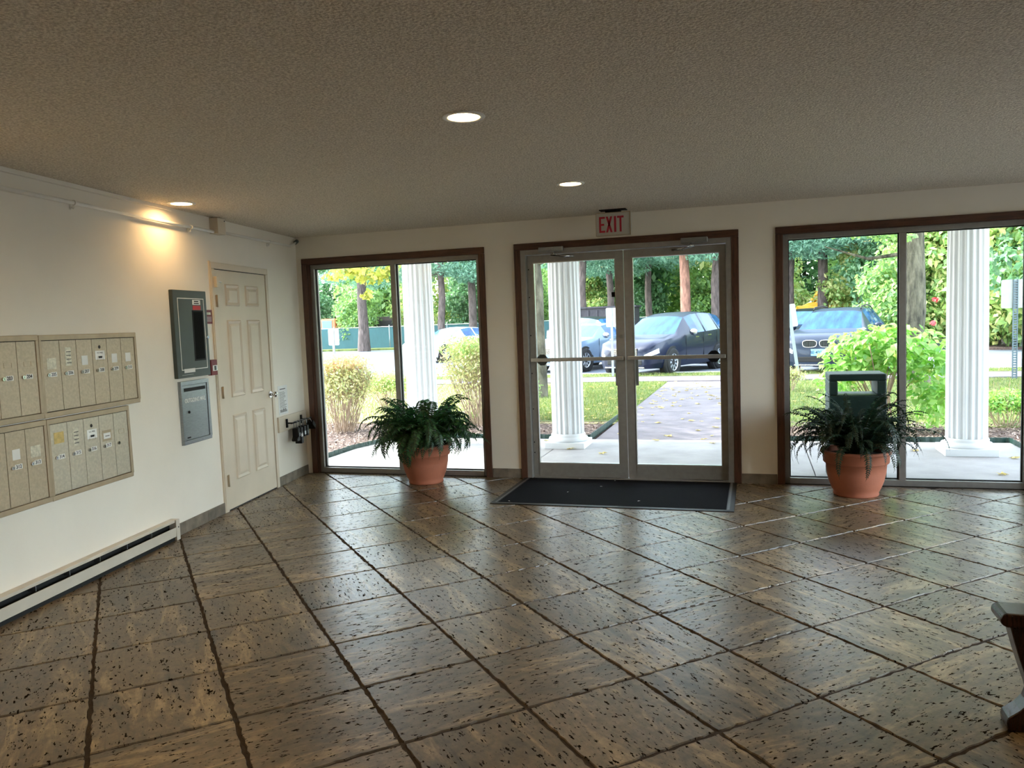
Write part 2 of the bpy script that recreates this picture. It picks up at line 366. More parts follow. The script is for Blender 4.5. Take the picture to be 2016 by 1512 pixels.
# floor: grout bed and diagonal tiles
fl = MB().zprism([(-.3,.16),(XR+.16,.16),(XR+.16,YB-.16),(left_x(YB)-.2,YB-.16)][::-1], -.3, -.006).build('floor', M['grout'])
tag(fl, 'stone tile floor laid diagonally with dark grout', 'floor', kind='structure')
TS, TT = .508, R(-46.2014); T0 = Vector((2.92437, -3.58129, 0)); rnd = random.Random(4)
EA = Vector((math.cos(TT), math.sin(TT), 0)); EB = Vector((-math.sin(TT), math.cos(TT), 0))
def tile_outline(rn, n=17):
    h = TS/2 - .0042; P = []
    for k in range(4):
        for j in range(n):
            f = -h + 2*h*j/n; d = h - (rn.random()**2.0) * .0085
            if j == 0: d = h - .004; f = -h + .004
            P.append([(f, -d), (d, f), (-f, d), (-d, -f)][k])
    return P
def tile_mesh(P):
    n = len(P); cx = sum(p[0] for p in P)/n; cy = sum(p[1] for p in P)/n
    V = [(x, y, -.008) for x, y in P] + [(x - .003*(x-cx)/max(.01, math.hypot(x-cx, y-cy)), y - .003*(y-cy)/max(.01, math.hypot(x-cx, y-cy)), 0) for x, y in P]
    me = bpy.data.meshes.new('tile'); me.from_pydata(V, [], [list(range(n, 2*n))] + [[i, (i+1)%n, (i+1)%n+n, i+n] for i in range(n)])
    me.materials.append(M['tile']); me.update(); return me
OUT = [tile_outline(rnd) for _ in range(8)]; TM = [tile_mesh(P) for P in OUT]
fz = [(left_x(0)+.002, -.0), (XR-.002, -.0), (XR-.002, YB+.002), (left_x(YB)+.002, YB+.002)]
def clip(P, a, b_):
    res = []; nx, ny = b_[1]-a[1], -(b_[0]-a[0]); side = lambda p: (p[0]-a[0])*nx + (p[1]-a[1])*ny
    for i in range(len(P)):
        p, q = P[i], P[(i+1) % len(P)]; sp, sq = side(p), side(q)
        if sp >= 0: res.append(p)
        if sp*sq < 0: u = sp/(sp-sq); res.append((p[0]+(q[0]-p[0])*u, p[1]+(q[1]-p[1])*u))
    return res
cnt = 0
for i in range(-20, 21):
    for j in range(-20, 21):
        c = T0 + EA*(TS*(i+.5)) + EB*(TS*(j+.5)); k = rnd.randrange(8)
        W2 = [((c + EA*x + EB*y).x, (c + EA*x + EB*y).y) for x, y in OUT[k]]
        Q = W2
        for e in range(4): Q = clip(Q, fz[e], fz[(e+1) % 4]) if Q else Q
        if len(Q) < 3: continue
        ar = abs(sum(Q[m][0]*Q[(m+1)%len(Q)][1]-Q[(m+1)%len(Q)][0]*Q[m][1] for m in range(len(Q))))/2
        if ar < .006: continue
        if len(Q) == len(W2) and Q == W2:
            o = link('tile', TM[k], fl, c, TT + rnd.choice([0, PI, 0, PI, PI/2, -PI/2]))
        else:
            L2 = [((Vector((x, y, 0))-c).dot(EA), (Vector((x, y, 0))-c).dot(EB)) for x, y in Q]
            o = link('tile', tile_mesh(L2), fl, c, TT)
        cnt += 1
print('tiles', cnt)

# ceiling with round openings for the downlights
LIGHTS = [(3.235,-3.689), (3.285,-1.731), (0.559,-2.341), (6.0,-2.5), (3.2,-5.75), (6.0,-4.6), (6.0,-6.7), (1.9,-6.9), (.98,-4.75)]  # visible lamps first; later ones unseen, some read from glow, others added fill
CANR = .072
bm = bmesh.new()
def loop(pts):
    vs_ = [bm.verts.new((x, y, ZC)) for x, y in pts]; return [bm.edges.new((vs_[i], vs_[(i+1) % len(vs_)])) for i in range(len(vs_))]
es = loop([(-.02, .0), (XR, .0), (XR, YB), (left_x(YB), YB)])
for x, y in LIGHTS: es += loop([(x+CANR*math.cos(2*PI*k/28), y+CANR*math.sin(2*PI*k/28)) for k in range(28)])
bmesh.ops.triangle_fill(bm, use_beauty=True, use_dissolve=False, edges=es)
for f in bm.faces:
    if f.normal.z > 0: f.normal_flip()
me = bpy.data.meshes.new('ceiling'); bm.to_mesh(me); bm.free(); me.materials.append(M['ceiling'])
tag(link('ceiling', me), 'textured popcorn ceiling with recessed lights', 'ceiling', kind='structure')
b = MB(); b.box(-.6, YB-.3, 3.0, XR+.6, .3, 3.25); tag(b.build('roof', M['soffit']), 'flat roof slab over the lobby', 'roof', kind='structure')
LL = ['round recessed ceiling downlight midway between the mat and the lobby centre', 'round recessed ceiling downlight close to the exit sign', 'round recessed ceiling downlight beside the mailbox wall']
def downlight(x, y, label, group=None):
    t = thing('downlight', label, 'ceiling light', (x, y, ZC), 0, group)
    MB().lathe([(.097,0), (.099,-.003), (.096,-.006), (.075,-.007), (.071,-.002), (.070,.012)], 36).build('trim_ring', M['white'], t)
    MB().lathe([(.071,.001), (.066,.075), (.0,.0751)], 30).build('can', M['can'], t)
    MB().lathe([(.055,.034), (.053,.024), (.042,.016), (.022,.011), (.0,.010)], 26).build('lens', M['lens'], t)
for i, (x, y) in enumerate(LIGHTS):
    downlight(x, y, LL[i] if i < 3 else 'round recessed ceiling downlight out of view, in a set partly added as fill', None if i < 3 else 'unseen downlights, partly added as fill')

# baseboard tiles
def baseboard(name, a, b_, rz, label, off=0):
    root = thing(name, label, 'baseboard', a, rz, kind='structure'); L = (Vector(b_)-Vector(a)).length; x = 0
    while x < L-.005:
        w = min(rnd.choice([.16,.30,.33,.12]), L-x); 
        if L-x-w < .05: w = L-x
        MB().box(x+.001, -.011, 0, x+w-.001, 0, .088).build('tile', M['basetile'], root, bevel=.002); x += w
baseboard('baseboard_left', lw(2.50), lw(1.735), WROT, 'stone tile baseboard between the heater and the white door')
baseboard('baseboard_left', lw(.70), lw(.012), WROT, 'stone tile baseboard under the lockbox rack')
baseboard('baseboard_front', (2.047,0,0), (2.338,0,0), 0, 'stone tile baseboard between the fern window and glass doors')
baseboard('baseboard_front', (4.368,0,0), (4.665,0,0), 0, 'stone tile baseboard right of the glass doors')
baseboard('baseboard_front', (6.655,0,0), (XR,0,0), 0, 'stone tile baseboard past the second window')

# windows
def window(name, x0, x1, label):
    t = thing(name, label, 'window', (x0, 0, 0), kind='structure'); w = x1-x0
    for s, xa in ((0, 0), (1, w-CW)):
        MB().box(xa, -.018, 0, xa+CW, 0, HEAD-CW).build('casing', M['wood'], t, bevel=.004)
        MB().box((CW-.012 if s == 0 else w-CW), -.016, 0, (CW if s == 0 else w-CW+.012), .075, HEAD-CW+.002).build('jamb', M['wood'], t)
    MB().box(0, -.018, HEAD-CW, w, 0, HEAD).build('casing', M['woodh'], t, bevel=.004)
    MB().box(CW-.012, -.016, HEAD-CW, w-CW+.012, .075, HEAD-CW+.012).build('jamb', M['woodh'], t)
    i0, i1, top = CW, w-CW, HEAD-CW; m0 = w/2-.024; ya, yb = .045, .135
    fr = MB(); fr.box(i0, ya, 0, i0+.042, yb, top); fr.box(i1-.042, ya, 0, i1, yb, top); fr.box(i0+.042, ya, top-.042, i1-.042, yb, top); fr.box(i0+.042, ya-.012, 0, i1-.042, yb, .05)
    fr.build('frame', M['alum'], t, bevel=.002)
    MB().box(m0, ya, .05, m0+.052, yb, top-.042).build('mullion', M['alum'], t, bevel=.002)
    for a, c in ((i0+.042, m0), (m0+.052, i1-.042)):
        p = MB().box(a, .088, .05, c, .094, top-.042).build('pane', M['glass'], t)
        g = MB()
        for q in ((a, .05, a+.008, top-.042), (c-.008, .05, c, top-.042), (a+.008, .05, c-.008, .058), (a+.008, top-.05, c-.008, top-.042)): g.box(q[0], .08, q[1], q[2], .102, q[3])
        g.build('gasket', M['gasket'], p)
    return t
window('window_1', *WINS[0], 'two-pane floor-length window in brown wood casing beside the white door')
window('window_2', *WINS[1], 'two-pane floor-length window in brown wood casing with the fluted column outside')

# unseen side glazing added in the right wall to light the left wall
t = thing('added_window', 'unseen row of floor-length panes added in the side wall for daylight', 'window', (XR, SY1, 0), -PI/2, kind='structure'); w = SY1-SY0
fr = MB(); fr.box(0,.02,0,w,.11,.05); fr.box(0,.02,2.14,w,.11,2.19)
for k in range(4): xk = k*(w-.05)/3; fr.box(xk,.02,.05,xk+.05,.11,2.14)
fr.build('frame', M['alum'], t, bevel=.002)
for k in range(3): xk = k*(w-.05)/3; MB().box(xk+.05,.06,.05,xk+(w-.05)/3,.066,2.14).build('pane', M['glass'], t)

# glass entrance doors
t = thing('door_1', 'pair of glazed aluminium entrance doors in brown wood casing', 'door', (DOOR[0], 0, 0), kind='structure'); w = DOOR[1]-DOOR[0]; HD = HEAD+.005
for s, xa in ((0, 0), (1, w-CW)):
    MB().box(xa, -.018, 0, xa+CW, 0, HD-CW).build('casing', M['wood'], t, bevel=.004)
MB().box(0, -.018, HD-CW, w, 0, HD).build('casing', M['woodh'], t, bevel=.004)
fr = MB(); top = HD-CW
fr.box(CW-.01, -.012, 0, CW+.045, .13, top); fr.box(w-CW-.045, -.012, 0, w-CW+.01, .13, top); fr.box(CW+.045, -.012, top-.045, w-CW-.045, .13, top)
fr.build('frame', M['alum'], t, bevel=.002)
MB().box(CW+.045, .02, -.01, w-CW-.045, .15, .008).build('threshold', M['alum'], t, bevel=.002)
def leaf(x0, x1, sign):                                       # local x of the leaf; sign +1: meeting stile on the right
    zb, zt = .012, 2.108; sl_, sr = (.052, .072) if sign > 0 else (.072, .052)
    d = MB(); y0, y1 = .045, .09
    d.box(x0, y0, zb, x0+sl_, y1, zt); d.box(x1-sr, y0, zb, x1, y1, zt); d.box(x0+sl_, y0, zt-.065, x1-sr, y1, zt); d.box(x0+sl_, y0, zb, x1-sr, y1, .135)
    lf = d.build('door_leaf', M['alum'], t, bevel=.002)
    MB().box(x0+sl_, .064, .135, x1-sr, .070, zt-.065).build('pane', M['glass'], lf)
    g = MB(); a, c = x0+sl_, x1-sr
    for q in ((a, .135, a+.009, zt-.065), (c-.009, .135, c, zt-.065), (a+.009, .135, c-.009, .144), (a+.009, zt-.074, c-.009, zt-.065)): g.box(q[0], .05, q[1], q[2], .085, q[3])
    g.build('glazing_bead', M['alumlite'], lf)
    bb = MB(); bb.box(x0+.02, -.012, 1.112, x1-.012, .008, 1.145)
    for xx in (x0+.03, x1-.045): bb.box(xx, .0, 1.115, xx+.03, .046, 1.142)
    bb.build('push_bar', M['alumlite'], lf, bevel=.003)
    ox = (x0+.11) if sign > 0 else (x1-.115)
    MB().prism([(ox+.056*math.cos(PI/8+k*PI/4), 1.125+.056*math.sin(PI/8+k*PI/4)) for k in range(8)], .071, .0725).build('octagon_sticker', M['octblue'], lf)
    MB().prism([(ox+.047*math.cos(PI/8+k*PI/4), 1.125+.047*math.sin(PI/8+k*PI/4)) for k in range(8)], .0702, .0709).build('octagon_sticker', M['octblue'], lf)
    hx = x1-sr-.03 if sign > 0 else x0+sl_-.012
    MB().box(hx, .09, .87, hx+.045, .096, 1.11).build('pull_plate', M['alum'], lf)
    MB().tube([(hx+.022,.096,.9),(hx+.022,.145,.91),(hx+.022,.15,.99),(hx+.022,.145,1.07),(hx+.022,.096,1.08)], .009, 8).build('pull_handle', M['alumlite'], lf)
    if sign > 0:
        MB().cyl((x1-.03,.046,1.328),(x1-.03,.036,1.328),.016,n=16).build('lock_cylinder', M['steel'], lf)
        MB().box(x1-sr-.045, .0701, 1.69, x1-sr, .075, 1.735).build('window_sticker', M['black'], lf)
        s_ = MB()
        for zz in (.24,.34,.66,1.0,1.36,1.72,1.98): s_.cyl((x0+.012,.0455,zz),(x0+.012,.044,zz),.006,n=8)
        s_.build('screw_heads', M['black'], lf)
lx0, lx1 = CW+.048, w-CW-.048; mid = 1.018
leaf(lx0, mid-.003, 1); leaf(mid+.003, lx1, -1)
for cx, sg in ((.365, 1), (1.655, -1)):
    c = MB().box(cx-.115, -.06, 2.128, cx+.115, -.013, 2.172).build('door_closer', M['steel'], t, bevel=.006)
    MB().tube([(cx+.03*sg,-.04,2.127),(cx+.03*sg,-.04,2.105),(cx+.0,-.05,2.10),(cx+.11*sg,-.01,2.085),(cx+.2*sg,.04,2.082)], .009, 6).build('closer_arm', M['chrome'], c)
    MB().box(cx+.15*sg-.03, .028, 2.068, cx+.15*sg+.05, .046, 2.09).build('arm_shoe', M['steel'], c)

# six-panel white door on the left wall (local x runs towards the corner)
t = thing('door_2', 'cream six-panel door with round chrome knob', 'door', lw(1.735), WROT, kind='structure')
DW = 1.735-.715; SL0, SL1 = .05, DW-.05; DT = 2.02
for a, c in ((0, SL0), (SL1, DW)): MB().box(a, -.018, 0, c, 0, DT).build('casing', M['beige'], t, bevel=.004)
MB().box(0, -.018, DT, DW, 0, DT+.052).build('casing', M['beige'], t, bevel=.004)
MB().box(-.012, -.012, 0, 0, 0, DT+.06).build('casing', M['beige'], t)
MB().box(SL0, -.002, 0, SL1, -.0005, DT).build('door_gap_shade', M['ink'], t)  # black sheet stands in for the shade in the gap round the slab
d = MB().box(SL0+.006, -.010, .012, SL1-.006, -.0022, DT-.007).build('door_slab', M['beige'], t)
x_ = lambda s: 1.735-s
for (s0, s1) in ((1.523, 1.285), (1.172, .928)):
    for (z0, z1) in ((1.717,1.902), (.943,1.598), (.24,.794)):
        p = MB(); a, c = x_(s0), x_(s1); g = .03; y1 = -.021
        p.add([(a,-.0101,z0),(c,-.0101,z0),(c,-.0101,z1),(a,-.0101,z1),(a+.009,y1,z0+.009),(c-.009,y1,z0+.009),(c-.009,y1,z1-.009),(a+.009,y1,z1-.009),(a+g,-.0106,z0+g),(c-g,-.0106,z0+g),(c-g,-.0106,z1-g),(a+g,-.0106,z1-g)],
              [(0,1,5,4),(1,2,6,5),(2,3,7,6),(3,0,4,7),(4,5,9,8),(5,6,10,9),(6,7,11,10),(7,4,8,11)])
        p.frustum(a+g, z0+g, c-g, z1-g, -.0105, .022, -.020)
        p.build('panel', M['beige'], d, fix=False)
k = MB(); kx = x_(.80); k.cyl((kx,-.010,.90),(kx,-.018,.90),.033,n=20); k.cyl((kx,-.018,.90),(kx,-.045,.90),.012,n=12); k.ball((kx,-.062,.90),.028,.022,.028)
k.build('knob', M['chrome'], d)
for zz in (1.755, 1.0, .26):
    h = MB(); h.box(SL0-.012, -.022, zz-.048, SL0+.022, -.0185, zz+.048); h.cyl((SL0+.002,-.026,zz-.05),(SL0+.002,-.026,zz+.05),.0065,n=8); h.build('hinge', M['mailframe'], t)
c = MB().box(.028, -.045, 1.865, .062, -.018, 1.955).build('door_contact', M['beige'], t, bevel=.004)
MB().tube([(.062,-.03,1.912),(.1,-.022,1.915),(.15,-.0165,1.912)], .0055, 6).build('contact_arm', M['white'], c)

# porch: slab, roof, columns
def ground(name, poly, z, m, label, cat, depth=.25):
    return tag(MB().zprism(poly, z-depth, z).build(name, m), label, cat, kind='structure')
s_ = thing('porch_slab', 'concrete porch slab outside the windows', 'porch', (0,0,0), kind='structure')
for (a, c) in ((-.42, 2.152), (2.160, 5.02), (5.028, 7.2)):
    MB().box(a, .16, SLAB-.25, c, 2.76, SLAB).build('slab_panel', M['concrete'], s_, bevel=.006)
b = MB(); b.box(-.75, .16, 2.75, 8.1, 2.9, 3.15); b.box(-.75, 1.98, 2.62, 8.1, 2.42, 2.75)
tag(b.build('porch_roof', M['soffit']), 'white porch roof above the columns', 'roof', kind='structure')
def column_meshes():
    n, fl_ = 20, 6; V = []; prof = [(0.0, .196), (.6, .196), (1.4, .193), (2.35, .186)]
    for z, r0 in prof:
        for k in range(n):
            for j in range(fl_):
                q = 2*PI*(k + j/fl_)/n; u = j/fl_; dep = .0 if (u < .16) else .014*math.sin(PI*(u-.16)/.84)
                V.append(((r0-dep)*math.cos(q), (r0-dep)*math.sin(q), z))
    m_ = n*fl_; sh = MB().add(V, [(i*m_+k, i*m_+(k+1)%m_, (i+1)*m_+(k+1)%m_, (i+1)*m_+k) for i in range(len(prof)-1) for k in range(m_)])
    pl_ = MB().box(-.245,-.245,0,.245,.245,.075)
    ba = MB().lathe([(.0,0),(.235,0),(.243,.02),(.236,.042),(.215,.05),(.208,.062),(.212,.075),(.204,.09),(.197,.095)], 40)
    ca = MB().lathe([(.186,0),(.2,.02),(.2,.04),(.19,.05),(.215,.09),(.225,.1),(0,.1)], 40); ca.box(-.24,-.24,.1,.24,.24,.18)
    return pl_.mesh('plinth', M['column'], .004), ba.mesh('base_ring', M['column']), sh.mesh('fluted_shaft', M['column']), ca.mesh('capital', M['column'])
CMS = column_meshes()
for x, y, lab in ((.365, 2.2, 'white fluted column standing between the two leafy shrubs'), (2.29, 2.2, 'white fluted column outside the glass doors'), (6.60, 2.06, 'white fluted column beside the big-leaved bush')):
    t = thing('porch_column', lab, 'column', (x, y, SLAB), group='porch columns')
    for nm, me, z in zip(('plinth','base_ring','fluted_shaft','capital'), CMS, (0,.075,.168,2.5)): link(nm, me, t, (0,0,z))

# grounds
ground('lot', [(-60,14.3),(60,14.3),(60,90),(-60,90)], LOT, M['asphalt'], 'pale asphalt parking lot', 'parking lot')
ground('kerb_strip', [(-60,14.15),(60,14.15),(60,14.3),(-60,14.3)], LOT+.1, M['kerb'], 'concrete kerb along the parking lot', 'kerb')
ground('grass_strip', [(-60,13.3),(60,13.3),(60,14.15),(-60,14.15)], LOT+.07, M['grassbase'], 'narrow grass strip along the kerb', 'grass')
ground('sidewalk', [(-60,11.8),(60,11.8),(60,13.3),(-60,13.3)], LOT+.06, M['walk'], 'concrete sidewalk along the parking lot', 'sidewalk')
wk = thing('walkway', 'concrete walkway from the porch to the parking lot', 'walkway', (0,0,0), kind='structure')
yy = 2.76
for y1 in (4.3, 5.8, 7.3, 8.8, 10.3, 11.8):
    MB().box(2.5, yy+.006, SLAB-.26, 4.75, y1, SLAB-.01).build('walk_panel', M['walk'], wk, bevel=.006); yy = y1
ground('lawn_west', [(-60,4.4),(2.49,4.4),(2.49,11.8),(-60,11.8)], SLAB-.02, M['straw'], 'dry sunlit lawn beyond the shrubs', 'lawn')
ground('lawn_centre', [(-.2,4.6),(2.495,4.6),(2.495,11.79),(-.2,11.79)], SLAB-.012, M['grassbase'], 'green lawn beside the walkway', 'lawn')
ground('lawn_east', [(4.76,4.2),(60,4.2),(60,11.8),(4.76,11.8)], SLAB-.02, M['grassbase'], 'green lawn beyond the big-leaved bush', 'lawn')
ground('bed_west', [(-60,-4),(-.43,-4),(-.43,2.77),(2.44,2.77),(2.44,4.6),(-60,4.6)], SLAB-.03, M['mulch'], 'mulch bed under the shrubs', 'mulch bed')
ground('bed_east', [(4.76,2.77),(7.21,2.77),(7.21,-4),(60,-4),(60,4.7),(4.76,4.7)], SLAB-.03, M['mulch'], 'mulch bed under the big-leaved bush', 'mulch bed')
ground('earth', [(-90,-30),(90,-30),(90,120),(-90,120)], -.34, M['straw'], 'bare earth beneath the grounds', 'ground')
ground('added_terrace', [(8.06,-12),(16,-12),(16,.2),(8.06,.2)], SLAB-.02, M['concrete'], 'unseen concrete terrace added outside the side panes for daylight', 'terrace')  # unseen paving added to send daylight through the side panes
def edging(pts, label):
    pts = [Vector(p) for p in pts]; V = []; F = []; n = 0; b_ = MB(); H = .085; dist = 0
    for a, c in zip(pts, pts[1:]):
        d = (c-a); L = d.length; d.normalize(); nn = Vector((-d.y, d.x, 0)); k = max(2, int(L/.02)); P0 = []
        for i in range(k+1):
            q = a + d*(L*i/k); wv = nn*(.008*math.sin((dist+L*i/k)*2*PI/.11)); P0.append(q+wv)
        dist += L
        for p, q in zip(P0, P0[1:]):
            o = nn*.006; b_.add([p, q, q+o, p+o, p+Vector((0,0,H)), q+Vector((0,0,H)), q+o+Vector((0,0,H)), p+o+Vector((0,0,H))], [(4,5,6,7),(0,1,5,4),(3,7,6,2)])
    tag(b_.build('garden_edging', M['edging'], fix=False), label, 'garden edging')
edging([(-.44,.4,SLAB-.03),(-.44,1.7,SLAB-.03),(-.3,2.3,SLAB-.03),(-.1,2.77,SLAB-.03),(2.44,2.775,SLAB-.03),(2.45,5.0,SLAB-.03)], 'dark green wavy plastic edging along the shrub bed')
edging([(4.76,4.5,SLAB-.03),(4.78,2.79,SLAB-.03),(7.2,2.79,SLAB-.03),(7.22,.5,SLAB-.03)], 'dark green wavy plastic edging round the big-leaved bush bed')

# ------------------------------------------------------------------ things on the left wall (local x towards the corner, -y into the room)
def put(me, parent, x, y, z, name='lettering'): return link(name, me, parent, (x, y, z))
rnd = random.Random(11)
DWID, DH = .142, .408
def mail_unit(s_left, z0, doors, label, silver=False, pad=0):
    """doors: list of (number or None, sticker kind) from left to right"""
    n = len(doors); Wd = n*DWID + .045; t = thing('mailbox_unit', label, 'mailbox', lw(s_left, z0), WROT, 'wall mailbox units')
    H = .478; f = MB()
    f.box(0,-.014,0,Wd,0,H)
    f.build('back_plate', M['black'], t)
    fr = MB(); e = .030
    for q in ((0,0,Wd,e), (0,H-e,Wd,H), (0,e,e-.008,H-e), (Wd-e+.008,e,Wd,H-e)): fr.box(q[0],-.026,q[1],q[2],-.014,q[3])
    fr.build('frame', M['mailframe'], t, bevel=.004)
    md = M['maildoorb'] if silver else M['maildoor']; x0 = (Wd-n*DWID)/2
    for i, (num, st) in enumerate(doors):
        a = x0+i*DWID
        d = MB().box(a+.0018,-.0215,e+.005,a+DWID-.0018,-.014,H-e-.004).build('mailbox_door', md, t, bevel=.0012); yf = -.0216; lz = H*.515
        k = MB(); k.cyl((a+.034,yf,lz),(a+.034,yf-.008,lz),.0105,n=14); k.box(a+.0328,yf-.0088,lz-.006,a+.0352,yf-.008,lz+.006,1)
        k.build('lock', [M['chrome'], M['ink']], d)
        if num:
            MB().box(a+.052,yf-.002,lz-.012,a+.104,yf,lz+.015).build('number_plate', M['whiteink'], d)
            put(text_mesh(num, .027, M['ink'], .0002, True), d, a+.078, yf-.0022, lz+.001, 'number')
        if st in ('tape', 'card', 'slip', 'gold', 'holder'):
            mm = {'tape': M['tape'], 'card': M['paper'], 'slip': M['tape'], 'gold': M['yellowtag'], 'holder': M['mailframe']}[st]
            ww, hh, dz = {'tape': (.075,.065,.065), 'card': (.055,.058,.07), 'slip': (.05,.11,.10), 'gold': (.082,.066,.115), 'holder': (.088,.07,.065)}[st]
            MB().box(a+.068-ww/2,yf-.0008,lz+dz-hh/2,a+.068+ww/2,yf,lz+dz+hh/2).build('name_sticker', mm, d)
            if st == 'holder': MB().box(a+.034,yf-.0016,lz+.045,a+.102,yf-.0009,lz+.082).build('name_card', M['paper'], d)
            if st in ('slip', 'holder'):
                ln = MB()
                for q in range(4 if st == 'slip' else 1): ln.box(a+.05,yf-.0021,lz+.06+q*.022,a+.09,yf-.0017,lz+.064+q*.022)
                ln.build('printed_lines', M['ink'], d)
        if st in ('mail', 'frame', 'mailframe'):
            if st != 'frame':
                MB().cyl((a+.07,yf,H-.085),(a+.07,yf-.001,H-.085),.011,n=14).build('master_lock_hole', M['ink'], d)
                MB().box(a+.026,yf-.001,H-.165,a+.116,yf,H-.108).build('postal_plate', M['whiteink'], d)
                MB().box(a+.055,yf-.0016,H-.156,a+.09,yf-.001,H-.143).build('postal_slot', M['ink'], d)
                put(text_mesh('U.S. MAIL', .014, M['ink'], .0002), d, a+.071, yf-.0013, H-.122)
            fr2 = MB(); zz = lz+.058
            for q in ((a+.045,zz,a+.1,zz+.002),(a+.045,zz+.026,a+.1,zz+.028),(a+.045,zz,a+.047,zz+.028),(a+.098,zz,a+.1,zz+.028)): fr2.box(q[0],yf-.0012,q[1],q[2],yf,q[3])
            fr2.build('name_slot', M['mailframe'], d)
    return t
mail_unit(3.695, 1.040, [('205','tape'),('206','slip'),('207','card'),('208','mail'),('209','card'),('210','card')], 'tan metal mailbox unit 205 to 210 with six doors, clear tape on the first')
mail_unit(3.685, .554, [('314','gold'),('315','slip'),('316','mail'),('317','holder'),(None,'frame')], 'silvery mailbox unit 314 to 317 with five doors and a gold sticker', True)
mail_unit(4.595, 1.042, [(None,'frame'),(None,'frame'),(None,'frame'),(None,'frame'),('203','frame'),('204','frame')], 'mailbox unit with plain doors 203 and 204, directly above the one with 313')
mail_unit(4.585, .556, [(None,'frame'),(None,'frame'),(None,'frame'),(None,'frame'),('312','card'),('313','tape')], 'mailbox unit with doors 312 and 313, beneath the one with 204')

# entry directory panel
t = thing('directory_panel', 'dark grey metal entry panel with black window above the outgoing mail box', 'entry panel', lw(2.334,1.163), WROT)
Wd, H = .465, .663
MB().box(0,-.032,0,Wd,0,H).build('cabinet', M['panelgrey'], t, bevel=.004)
ln = MB(); a, c, z0, z1, e = .055, .423, .058, .604, .006
for q in ((a,z0,c,z0+e),(a,z1-e,c,z1),(a,z0,a+e,z1),(c-e,z0,c,z1)): ln.box(q[0],-.0335,q[1],q[2],-.032,q[3])
ln.build('white_border', M['whiteink'], t)
MB().box(.245,-.034,.122,.402,-.032,.512).build('window_surround', M['black'], t, bevel=.001)
MB().box(.262,-.0346,.135,.392,-.0338,.5).build('black_window', M['cavity'], t)
MB().box(.26,-.0335,.555,.372,-.032,.592).build('name_plate', M['whiteink'], t); MB().box(.282,-.0339,.576,.345,-.0335,.585).box(.278,-.0339,.561,.35,-.0335,.569).build('dark_print', M['ink'], t)
MB().box(.262,-.0335,.505+.01,.372,-.032,.548).build('red_label', M['red'], t)
MB().box(.085,-.0345,.038,.235,-.0335,.068).build('pale_label', M['paper'], t)
MB().box(.055,-.0325,.022,.21,-.032,.0235).build('fine_print', M['whiteink'], t)
MB().cyl((.437,-.032,.3),(.437,-.046,.3),.013,n=14).build('key_lock', M['chrome'], t)

# outgoing mail box
t = thing('outgoing_mailbox', 'steel wall box lettered OUTGOING MAIL', 'mailbox', lw(2.297,.656), WROT); Wd, H = .398, .482
MB().box(0,-.012,0,Wd,0,H).build('back_plate', M['steel'], t)
fr = MB(); e = .03
for q in ((0,0,Wd,e),(0,H-e,Wd,H),(0,e,e,H-e),(Wd-e,e,Wd,H-e)): fr.box(q[0],-.026,q[1],q[2],-.012,q[3])
fr.build('frame', M['steel'], t, bevel=.004)
d = MB().box(e+.004,-.019,e+.004,Wd-e-.004,-.012,H-e-.004).build('mailbox_door', M['steel'], t, bevel=.002)
MB().box(.048,-.0215,.402,.345,-.0192,.428).build('mail_slot', M['black'], d)
q = put(text_mesh('OUTGOING MAIL', .046, M['whiteink'], .0003, True), d, .197, -.0196, .33); q.scale.x = .295/max(.01, q.dimensions.x)
MB().cyl((.098,-.019,.243),(.098,-.025,.243),.010,n=12).build('lock', M['black'], d)
MB().box(.052,-.0194,.045,.1,-.019,.056).build('maker_mark', M['ink'], d)

# notices and pull station beside the door
t = thing('round_sticker', 'small pale green security sticker on the wall beside the entry panel', 'sticker', lw(1.845,1.715), WROT)
MB().prism([(.03*math.cos(2*PI*k/18)*.9, .045*math.sin(2*PI*k/18)) for k in range(18)], -.001, 0).build('disc', mat('sage', srgb(150,168,160), .5), t)
ar = MB(); ar.tube([(-.014,-.0018,.004),(-.010,-.0018,.02),(0,-.0018,.026),(.010,-.0018,.02),(.014,-.0018,.004)], .0022, 5); ar.box(-.018,-.002,-.012,.018,-.001,.003); ar.build('padlock_print', M['panelgrey'], t)
t = thing('fire_notice', 'maroon notice plaque on the wall next to the door frame', 'notice', lw(1.872,1.57), WROT)
MB().box(0,-.006,0,.138,0,.112).build('plaque', M['maroon'], t, bevel=.001)
q = MB(); q.box(.03,-.0068,.072,.105,-.006,.092); q.build('pale_print', M['tape'], t)
q = MB()
for zz in (.052,.042,.03,.02): q.box(.025,-.0066,zz,.115,-.006,zz+.003)
q.build('fine_print', M['paper'], t)
t = thing('fire_pull_station', 'small maroon fire pull station on the wall by the entry panel', 'fire alarm', lw(1.858,1.155), WROT)
MB().box(0,-.035,0,.092,0,.125).build('body', M['maroon'], t, bevel=.004)
MB().box(.018,-.038,.035,.088,-.0352,.08).build('white_label', M['whiteink'], t); MB().box(.036,-.0395,.04,.066,-.0382,.075).build('pull_handle', M['panelgrey'], t)

